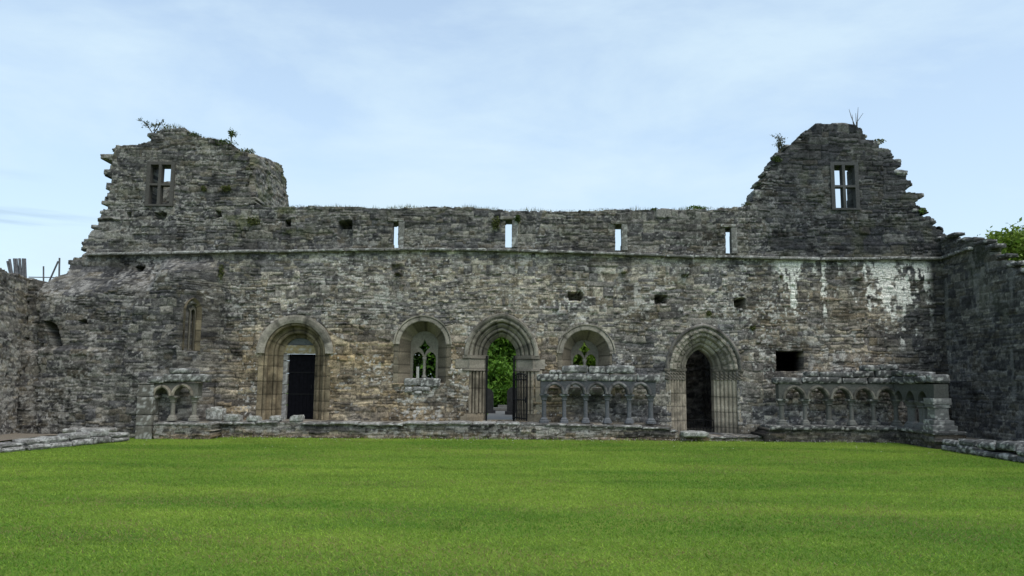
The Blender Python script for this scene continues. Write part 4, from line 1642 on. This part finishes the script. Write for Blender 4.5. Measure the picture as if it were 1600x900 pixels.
lf = child(m.build('gate_leaf', M_IRON), gt)
m = MB()
p = a + (b - a) * .93
m.box((p[0], p[1], zg0 + .62), (.05, .09, .14))
child_to(m.build('latch', M_IRON), lf, gt)

rl = MB()
zr = W(1095, 668, YW + .55)[1]
for k in range(9):
    xx = dC['x'] - .38 + .76 * k / 8
    rl.tube([(xx, YW + .55, zr - .15), (xx, YW + .55, zr + .22)], .009, 5)
for zz in (zr + .0, zr + .21):
    rl.tube([(dC['x'] - .39, YW + .55, zz), (dC['x'] + .39, YW + .55, zz)], .011, 5)
o = rl.build('iron_railing', M_IRON)
tag(o, 'low black iron railing across the foot of the right moulded doorway', 'railing')

# timbers and scaffold rail showing over the left wall
tb = MB()
YK = 22.8
rng = np.random.RandomState(5)
for u, v, ub in ((11, 408, 16), (15.5, 405, 18), (19.5, 405, 21), (22.5, 404, 23), (25.5, 404, 25.5), (28.5, 405, 28), (32, 404, 31), (37, 404, 34), (38.5, 404, 38)):
    p, q = atY(u, v, YK), atY(ub + 2, 436, YK)
    d = q - p
    e = q + d * (q[2] / max(.2, (p[2] - q[2]))) * .98
    tb.tube([p + np.array([0, .05 * rng.normal(), 0]), q, (e[0] * .2 + q[0] * .8, YK, 0)], .035, 6)
o = tb.build('timber_poles', M_TIMBER)
tag(o, 'bundle of grey timber poles standing up behind the left ruined wall', 'poles')
sc_ = MB()
p = [atY(u, v, YK) for u, v in ((68, 416), (93, 403), (92, 436), (78, 437), (91, 408), (45, 433), (112, 434), (68, 452), (92, 450))]
sc_.tube([p[0], p[7], (p[7][0], YK, 0)], .022, 6)
sc_.tube([p[1], p[8], (p[8][0], YK, 0)], .025, 6)
sc_.tube([p[4], p[3], (p[3][0] - .1, YK, p[3][2] - .4)], .025, 6)
sc_.tube([p[5], p[6]], .015, 6)
q5, q6 = p[5] - np.array([0, 0, .28]), p[6] - np.array([0, 0, .28])
sc_.tube([q5, q6], .015, 6)
o = sc_.build('scaffold_rail', M_TIMBER)
tag(o, 'thin metal guard rail with a leaning prop behind the left ruined wall', 'railing')

# ================================================================== GROUND


def noise_mat_ground():
    m, nt, b = new_mat('lawn_turf')
    N, L = nt.nodes, nt.links
    tc = N.new('ShaderNodeTexCoord')
    mp = N.new('ShaderNodeMapping')
    mp.inputs['Scale'].default_value = (.35, .9, 1)
    L.new(tc.outputs['Object'], mp.inputs['Vector'])
    n1 = N.new('ShaderNodeTexNoise')
    n1.inputs['Scale'].default_value = 1.0
    n1.inputs['Detail'].default_value = 6
    n1.inputs['Roughness'].default_value = .6
    L.new(mp.outputs['Vector'], n1.inputs['Vector'])
    n2 = N.new('ShaderNodeTexNoise')
    n2.inputs['Scale'].default_value = 45
    n2.inputs['Detail'].default_value = 6
    n2.inputs['Roughness'].default_value = .75
    L.new(tc.outputs['Object'], n2.inputs['Vector'])
    cr = N.new('ShaderNodeValToRGB')
    e = cr.color_ramp.elements
    e[0].position, e[1].position = .36, .64
    e[0].color = (.09, .17, .02, 1)
    e[1].color = (.19, .26, .038, 1)
    L.new(n1.outputs['Fac'], cr.inputs['Fac'])
    mr = N.new('ShaderNodeMapRange')
    mr.inputs['From Min'].default_value = .3
    mr.inputs['From Max'].default_value = .7
    mr.inputs['To Min'].default_value = .5
    mr.inputs['To Max'].default_value = 1.35
    L.new(n2.outputs['Fac'], mr.inputs['Value'])
    mx = N.new('ShaderNodeVectorMath')
    mx.operation = 'SCALE'
    L.new(cr.outputs['Color'], mx.inputs[0])
    L.new(mr.outputs['Result'], mx.inputs['Scale'])
    L.new(mx.outputs['Vector'], b.inputs['Base Color'])
    bp = N.new('ShaderNodeBump')
    bp.inputs['Strength'].default_value = .7
    bp.inputs['Distance'].default_value = .03
    L.new(n2.outputs['Fac'], bp.inputs['Height'])
    L.new(bp.outputs['Normal'], b.inputs['Normal'])
    b.inputs['Roughness'].default_value = .9
    b.inputs['Specular IOR Level'].default_value = .15
    return m


M_TURF = noise_mat_ground()
g = mk('lawn', [(-600, -600, 0), (600, -600, 0), (600, 900, 0), (-600, 900, 0)], [(0, 1, 2, 3)], M_TURF)
tag(g, kind='structure')
for nm, poly, z in (('walkway', [(-13.3, 12), (-12.0, 12), (-11.9, 19.8), (-11.0, 20.2), (-11.0, 20.6), (-13.3, 20.6)], .012),):
    o = mk('gravel_path', [(a, b, .09) for a, b in poly], [tuple(range(len(poly)))], M_GRAVEL)
    tag(o, kind='structure')
o = mk('gravel_path', [(XC + .35, 14, .15), (XR + .1, 14, .15), (XR + .1, 21.6, .15), (XC + .35, 21.6, .15)], [(0, 1, 2, 3)], M_GRAVEL)
tag(o, kind='structure')
mb = MB()
mb.box((-3.3, YW + .5, dB['z0'] - .165), (14.4, 1.7, .3))
o = mb.build('walkway', M_GRAVEL)
tag(o, kind='structure')
mb = MB()
mb.box((dC['x'] + .3, YW + .35, dC['z0'] - .13), (2.6, 1.1, .2))
mb.box((8.6, YW + .1, dC['z0'] - .12), (6.2, 1.2, .2))
mb.box((8, 23.6, dC['z0'] - .12), (8, 2.9, .2))
o = mb.build('walkway', M_GRAVEL)
tag(o, kind='structure')
# raised churchyard behind the wall
zy = dB['z0'] - .03
o = mk('churchyard', [(-40, 22.3, zy), (3.6, 22.3, zy), (3.6, 25.3, zy), (60, 25.3, zy), (60, 120, zy), (-40, 120, zy)], [tuple(range(6))], M_TURF)
tag(o, kind='structure')
xp = dB['x']
o = mk('garden_path', [(xp - .5, 22.3, zy + .01), (xp + .6, 22.3, zy + .01), (xp + .3, 33, zy + .01), (xp - .5, 33, zy + .01)], [(0, 1, 2, 3)], M_PAVE)
tag(o, kind='structure')

# grass blades
rng = np.random.RandomState(99)
NB = 720000
yy = 4.2 + (20.9 - 4.2) * rng.rand(NB) ** 1.25
xx = (rng.rand(NB) * 2 - 1) * np.maximum(yy * .70 + .6, 9.0)
# keep clear of the masonry in front
ok = ~((xx < -11.3) & (yy > 17.5 + (xx + 11.3) * -.2)) & ~((xx > 10.2) & (yy > 18.4)) & ~((yy > YP - .06)) & ~((xx < -9.2) & (yy > 19.9)) & ~((xx > 7.3) & (yy > YQ - .06)) & ~(xx > 11.6) & ~((xx < -12.2))
xx, yy = xx[ok], yy[ok]
n = len(xx)
hh = .012 + .022 * rng.rand(n) ** 1.5
edge = ((yy > YP - .22) & (xx > -9) & (xx < 7)) | ((yy > YQ - .25) & (xx > 7))
hh = np.where(edge, hh * (1.3 + 3.2 * np.clip(vn(xx * 2.3, yy * 0, 77) + .3, 0, 1) * rng.rand(n)), hh)
wd = .0035 + .003 * rng.rand(n)
ang = rng.rand(n) * math.pi
lean = rng.normal(size=(n, 2)) * np.array([.024, .014])
dx, dy = np.cos(ang) * wd, np.sin(ang) * wd
V = np.stack([np.stack([xx - dx, yy - dy, np.zeros(n)], 1), np.stack([xx + dx, yy + dy, np.zeros(n)], 1), np.stack([xx + lean[:, 0], yy + lean[:, 1], hh], 1)], 1).reshape(-1, 3)
lf_ = fbm(xx * .35, yy * .9, 400, 4)[:, None]
pt = sst(.1, .6, fbm(xx * 1.6, yy * 2.6, 402, 3))[:, None]
ca_, cb_ = np.array([.10, .21, .02]), np.array([.29, .38, .052])
mow = .32 * vn(xx * .12 + .8 * vn(xx * .05, yy * .3, 411), yy * 1.9 + .15 * xx, 410)[:, None]
t = np.clip(.5 + mow + .7 * lf_ + .25 * rng.normal(size=(n, 1)), 0, 1)
c = np.array([1.06, 1.14, 1.1]) * (ca_ * (1 - t) + cb_ * t) * (.78 + .44 * rng.rand(n, 1))
c = c * (1 - .35 * pt * .6)
dry = (rng.rand(n, 1) < .05 + .22 * sst(.12, .55, fbm(xx * .5, yy * 1.1, 404, 3))[:, None])
c = np.where(dry, np.array([.27, .23, .09]), c)
o = mk('grass', V, np.arange(n * 3).reshape(n, 3), M_LEAF, None, np.repeat(c, 3, 0))
tag(o, 'short mown green grass blades covering the lawn', 'grass', kind='stuff')
# daisies
n = 330
yy = np.where(rng.rand(n) < .9, 20.6 - .9 * rng.rand(n) ** 2, 17 + 3.4 * rng.rand(n))
xx = (rng.rand(n) * 2 - 1) * 10
ok = ~((xx > 10) | (xx < -9.3)) & ~((xx > 7.2) & (yy > YQ - .1))
m = MB()
for a, b in zip(xx[ok], yy[ok]):
    q = []
    for k in range(6):
        q.append((a + .012 * math.cos(k), b + .012 * math.sin(k), .05))
    m.add(q + [(a, b, .058)], [(k, (k + 1) % 6, 6) for k in range(6)], (.75, .75, .7))
o = m.build('daisies', M_LEAF)
tag(o, 'tiny white daisies sprinkled in the grass', 'flowers', kind='stuff')

# ================================================================== CHURCHYARD BEHIND
G1 = ((.05, .13, .014), (.16, .30, .035))
G2 = ((.016, .045, .008), (.05, .10, .016))
G3 = ((.08, .14, .018), (.17, .24, .03))
grp = 'trees in the churchyard behind the wall'
tree((xp - .05, 36.5, zy), 5.2, (3.2, 2.4, 2.6), 201, G1, 'bright green leafy tree seen through the central doorway', grp, clumps=75, per=300, leaf=.11, low=.15)
tree((-4.3, 37.5, zy), 5.6, (2.6, 2.2, 2.8), 203, G2, 'dark green tree seen through the left traceried window', grp, clumps=70, per=300, leaf=.11, low=.1)
tree((4.4, 38.0, zy), 5.6, (2.8, 2.2, 2.7), 205, ((.10, .17, .02), (.22, .32, .05)), 'green tree whose leaves fill the right traceried window', grp, clumps=70, per=300, leaf=.11, low=.1)
P, _cs = crown_pts((0, 0, .8), (1.9, .8, 1.0), 231, 46, 220, spread=.4, shell=.3)
P = P[P[:, 2] > .02]
V, Fc, c = leaves(P, .085, 232, G1)
o = mk('bush', V, Fc, M_LEAF, None, c, loc=(xp + .05, 33.5, zy))
tag(o, 'rounded green bush at the foot of the tree beyond the central doorway', 'bush')


def headstone(loc, w, h, t, mat, lab, rz=0.0, cross=False, round_=True):
    m = MB()
    n_ = 10
    P = [(-w / 2, 0), (w / 2, 0)]
    if round_:
        for k in range(n_ + 1):
            a = math.pi * k / n_
            P.append((w / 2 * math.cos(a), h - w / 2 + w / 2 * math.sin(a) * .9))
    else:
        P += [(w / 2, h), (-w / 2, h)]
    V = [(a, -t / 2, b) for a, b in P] + [(a, t / 2, b) for a, b in P]
    k = len(P)
    m.add(V, [tuple(range(k)), tuple(range(2 * k - 1, k - 1, -1))] + [(i, i + k, (i + 1) % k + k, (i + 1) % k) for i in range(k)])
    m.box((0, 0, .06), (w * 1.3, t * 2.2, .12))
    o = m.build('headstone', mat, loc=loc, rz=rz)
    tag(o, lab, 'gravestone')
    return o


q = atY(765, 650, 27.0)
headstone((q[0] - .12, 27.0, zy), .5, .9, .14, M_SLATE, 'dark grey headstone on the left of the path beyond the central doorway')
q = atY(797, 650, 26.0)
headstone((q[0] + .1, 26.0, zy), .42, .95, .14, M_SLATE, 'darker grey headstone right of the path beyond the central doorway')
q = atY(652.5, 590, 27.5)
headstone((q[0], 27.5, zy), .08, 1.62, .13, M_MARBLE, 'slim white stone post seen through the left traceried window', round_=False)
q = atY(912, 565, 28.0)
headstone((q[0], 28.0, zy), 1.6, 1.5, .2, plain_mat('grey_granite', (.22, .23, .25), .5, 0, 30, .2), 'broad grey tomb slab seen through the right traceried window', round_=False)
m = MB()
q = atY(785, 650, 25.0)
m.box((0, 0, .07), (.8, .3, .1), (.3, .3, .28))
o = m.build('stone_step', M_PAVE, loc=(q[0] - .1, 29.0, zy))
tag(o, 'nearer pale stone step on the path beyond the central doorway', 'step')
m = MB()
m.box((0, 0, .08), (.4, .3, .16), (.3, .3, .28))
o = m.build('stone_step', M_PAVE, loc=(q[0] - .05, 31.0, zy))
tag(o, 'farther small pale stone block on the path beyond the central doorway', 'step')

q = atY(1573, 400, 30)
tree((q[0] + .2, 30, 0), float(atY(1573, 372, 30)[2]), (1.35, 1.35, 1.7), 211, G3, 'yellow green leafy tree behind the dark right hand wall', None, clumps=170, per=480, leaf=.085, low=.5, shell=.35)

# ================================================================== PLANTS ON THE RUINS
p = atY(240, 208, YW + .2)
sapling(tuple(p), .42, 301, 'spreading twiggy sapling on top of the tower stump', horiz=True, nst=6, lean=.95, leafn=130, leaf=.026, cols=((.05, .07, .025), (.09, .11, .04)))
p = atY(361, 222, YW + .2)
sapling(tuple(p), .42, 302, 'small upright leafy shoot on the right shoulder of the tower stump', nst=2, lean=.15, leafn=100, leaf=.028)
p = atY(1216, 246, YW + .1)
sapling(tuple(p), .75, 303, 'slender leafy sapling growing from the left slope of the gable', nst=3, lean=.35, leafn=130, leaf=.026, cols=((.06, .07, .04), (.12, .12, .07)))
p = atY(1339, 202, YW + .2)
sapling(tuple(p), .65, 304, 'bare upright twigs growing from the peak of the gable', nst=5, lean=.28, leafn=0, name='twigs')
for i, (u, v, Y, R, n, lab, cs) in enumerate((
        (305, 212, YW + .1, (.18, .3, .08), 150, 'dark ivy clump on the tower top beside the raised middle stones', 0),
        (352, 224, YW + .1, (.32, .3, .11), 260, 'mat of grass and ivy draped over the right shoulder of the tower stump', 0),
        (385, 237, YW + .4, (.3, .25, .08), 250, 'grass fringe on the torn right edge of the tower stump', 1),
        (415, 305, YW + 1.5, (.12, .5, .28), 500, 'bright green ivy clump at the foot of the torn tower side', 2),
        (412, 268, YW + 1.4, (.1, .45, .2), 280, 'olive moss patch high on the torn tower side', 1),
        (354, 294, YW - .03, (.16, .06, .1), 200, 'mossy tuft on the tower face below its right shoulder', 1),
        (318, 294, YW - .03, (.1, .06, .08), 120, 'small moss tuft on the tower face right of the cross window', 1),
        (395, 345, YW - .04, (.2, .05, .12), 150, 'thin moss patch on the masonry under the torn tower side', 1),
        (775, 348, YW - .04, (.13, .06, .2), 260, 'yellow green moss beside the left edge of the middle slot window', 1),
        (809, 341, YW - .04, (.09, .07, .12), 220, 'dark green fern just right of the middle slot window', 0),
        (1088, 325, YW + .2, (.3, .2, .07), 260, 'low yellow green tuft on the parapet left of the gable', 2),
        (1168, 320, YW + .1, (.15, .12, .1), 160, 'feathery fern in the notch where the parapet meets the gable', 1),
        (1022, 328, YW + .1, (.12, .1, .06), 120, 'dark little tuft on the middle of the parapet top', 0),
        (1373, 221, YW + .15, (.18, .12, .08), 140, 'wispy grass on a step of the gable\'s right slope', 1),
        (1440, 330, YW + .05, (.13, .1, .1), 160, 'yellow moss on the lower right steps of the gable', 2),
        (1214, 249, YW + .0, (.14, .1, .1), 150, 'leafy tuft at the root of the gable sapling', 0),
        (1220, 480 - 48, YW - .05, (.04, .03, .04), 30, 'speck of moss below the string course near the gable', 1),
        (1100 + 8, 489, YW - .04, (.08, .05, .08), 90, 'little moss tuft on the wall above the right moulded doorway', 1),
        (1177, 512, YW - .04, (.09, .05, .08), 100, 'round moss tuft on the wall right of the moulded doorway arch', 1),
        (346, 425, YW - .1, (.08, .1, .25), 160, 'dark creeper on the left wall angle under the string course', 1))):
    cs_ = [((.03, .055, .012), (.07, .10, .022)), ((.07, .085, .025), (.13, .14, .045)), ((.05, .11, .012), (.13, .19, .03))][cs]
    tuft(tuple(atY(u, v, Y)), R, 400 + i, lab, int(n * 1.1), .03, cs_)

rng = np.random.RandomState(55)
n = 2600
uu = np.where(rng.rand(n) < .75, 455 + 720 * rng.rand(n), 240 + 140 * rng.rand(n))
px_, py_ = np.array([q[0] for q in sil_px[1:-1]], float), np.array([q[1] for q in sil_px[1:-1]], float)
k0 = [i for i, q in enumerate(sil_px[1:-1]) if 228 <= q[0] <= 1180 and q[1] < 330]
vv = np.interp(uu, px_[k0[0]:k0[-1]], py_[k0[0]:k0[-1]])
B = np.array([atY(a, b + 1.5, YW + .3) for a, b in zip(uu, vv)])
B[:, 1] += .5 * (rng.rand(n) - .5)
den = vn(uu * .03, uu * 0, 56) + .4 * vn(uu * .15, uu * 0, 57)
hh = (.03 + .09 * rng.rand(n)) * np.clip(den + .45, .05, 1.2)
an = rng.rand(n) * 6.28
d_ = np.stack([np.cos(an), np.sin(an), 0 * an], 1) * .008
tipv = B + np.stack([rng.normal(size=n) * .03, rng.normal(size=n) * .02, hh], 1)
V = np.stack([B - d_ - [0, 0, .03], B + d_ - [0, 0, .03], tipv], 1).reshape(-1, 3)
t = rng.rand(n, 1)
c = np.array([.07, .09, .03]) * (1 - t) + np.array([.2, .19, .09]) * t
o = mk('wall_grass', V, np.arange(n * 3).reshape(n, 3), M_LEAF, None, np.repeat(c, 3, 0))
tag(o, 'thin fringe of grass and weeds growing along the broken wall tops', 'grass', kind='stuff')

# ================================================================== LIGHT AND SKY
SUN_EL, SUN_AZ = 58.0, 140.0               # azimuth clockwise from +Y (the view direction): behind the viewer to the right
w = bpy.data.worlds.new('World')
SC.world = w
w.use_nodes = True
nt = w.node_tree
N, L = nt.nodes, nt.links
bg = N['Background']
sky = N.new('ShaderNodeTexSky')
sky.sky_type = 'NISHITA'
sky.sun_disc = False
sky.sun_elevation = rad(SUN_EL)
sky.sun_rotation = rad(SUN_AZ)
sky.air_density = 1.0
sky.dust_density = 1.5
sky.ozone_density = 1.0
tc = N.new('ShaderNodeTexCoord')
mp = N.new('ShaderNodeMapping')
mp.inputs['Scale'].default_value = (1.3, 1.3, 3.6)
mp.inputs['Rotation'].default_value = (0, rad(6), 0)
L.new(tc.outputs['Generated'], mp.inputs['Vector'])
n1 = N.new('ShaderNodeTexNoise')
n1.inputs['Scale'].default_value = 1.9
n1.inputs['Detail'].default_value = 8
n1.inputs['Roughness'].default_value = .58
n1.inputs['Distortion'].default_value = .25
L.new(mp.outputs['Vector'], n1.inputs['Vector'])
cr = N.new('ShaderNodeValToRGB')
cr.color_ramp.elements[0].position = .44
cr.color_ramp.elements[1].position = .64
cr.color_ramp.elements[0].color = (.40, .40, .40, 1)
cr.color_ramp.elements[1].color = (.78, .78, .78, 1)
L.new(n1.outputs['Fac'], cr.inputs['Fac'])
sx_ = N.new('ShaderNodeSeparateXYZ')
L.new(tc.outputs['Generated'], sx_.inputs['Vector'])
hz = N.new('ShaderNodeMapRange')
hz.inputs['From Min'].default_value = .55
hz.inputs['From Max'].default_value = .08
hz.inputs['To Min'].default_value = 0
hz.inputs['To Max'].default_value = .3
L.new(sx_.outputs['Z'], hz.inputs['Value'])
ad = N.new('ShaderNodeMath')
ad.operation = 'ADD'
ad.use_clamp = True
L.new(cr.outputs['Color'], ad.inputs[0])
L.new(hz.outputs['Result'], ad.inputs[1])
mx = N.new('ShaderNodeMix')
mx.data_type = 'RGBA'
L.new(ad.outputs['Value'], mx.inputs['Factor'])
L.new(sky.outputs['Color'], mx.inputs['A'])
mx.inputs['B'].default_value = (2.95, 3.7, 4.25, 1)
# small grey-blue cloud streaks low on the left
mp2 = N.new('ShaderNodeMapping')
mp2.inputs['Scale'].default_value = (2.2, 2.2, 26)
mp2.inputs['Rotation'].default_value = (0, rad(-5), 0)
L.new(tc.outputs['Generated'], mp2.inputs['Vector'])
n2 = N.new('ShaderNodeTexNoise')
n2.inputs['Scale'].default_value = 1.6
n2.inputs['Detail'].default_value = 4
L.new(mp2.outputs['Vector'], n2.inputs['Vector'])
c2 = N.new('ShaderNodeMapRange')
c2.interpolation_type = 'SMOOTHSTEP'
c2.inputs['From Min'].default_value = .52
c2.inputs['From Max'].default_value = .68
L.new(n2.outputs['Fac'], c2.inputs['Value'])
mk1 = N.new('ShaderNodeMapRange')
mk1.interpolation_type = 'SMOOTHSTEP'
mk1.inputs['From Min'].default_value = -.38
mk1.inputs['From Max'].default_value = -.55
L.new(sx_.outputs['X'], mk1.inputs['Value'])
mk2 = N.new('ShaderNodeMapRange')
mk2.interpolation_type = 'SMOOTHSTEP'
mk2.inputs['From Min'].default_value = .25
mk2.inputs['From Max'].default_value = .16
L.new(sx_.outputs['Z'], mk2.inputs['Value'])
p1 = N.new('ShaderNodeMath')
p1.operation = 'MULTIPLY'
L.new(c2.outputs['Result'], p1.inputs[0])
L.new(mk1.outputs['Result'], p1.inputs[1])
p2 = N.new('ShaderNodeMath')
p2.operation = 'MULTIPLY'
L.new(p1.outputs['Value'], p2.inputs[0])
L.new(mk2.outputs['Result'], p2.inputs[1])
m2 = N.new('ShaderNodeMix')
m2.data_type = 'RGBA'
L.new(p2.outputs['Value'], m2.inputs['Factor'])
L.new(mx.outputs['Result'], m2.inputs['A'])
m2.inputs['B'].default_value = (2.1, 2.85, 3.55, 1)
L.new(m2.outputs['Result'], bg.inputs['Color'])
bg.inputs['Strength'].default_value = .1

sd = bpy.data.lights.new('sun', 'SUN')
sd.energy = .9
sd.angle = rad(50)
sd.color = (1.0, .95, .88)
so = bpy.data.objects.new('sun', sd)
COL.objects.link(so)
az, el = rad(SUN_AZ), rad(SUN_EL)
dirn = Vector((math.sin(az) * math.cos(el), math.cos(az) * math.cos(el), math.sin(el)))
so.rotation_euler = dirn.to_track_quat('Z', 'Y').to_euler()

SC.view_settings.view_transform = 'Standard'
SC.view_settings.look = 'None'
SC.view_settings.gamma = 1
SC.view_settings.exposure = 1.25
SC.view_settings.use_curve_mapping = False
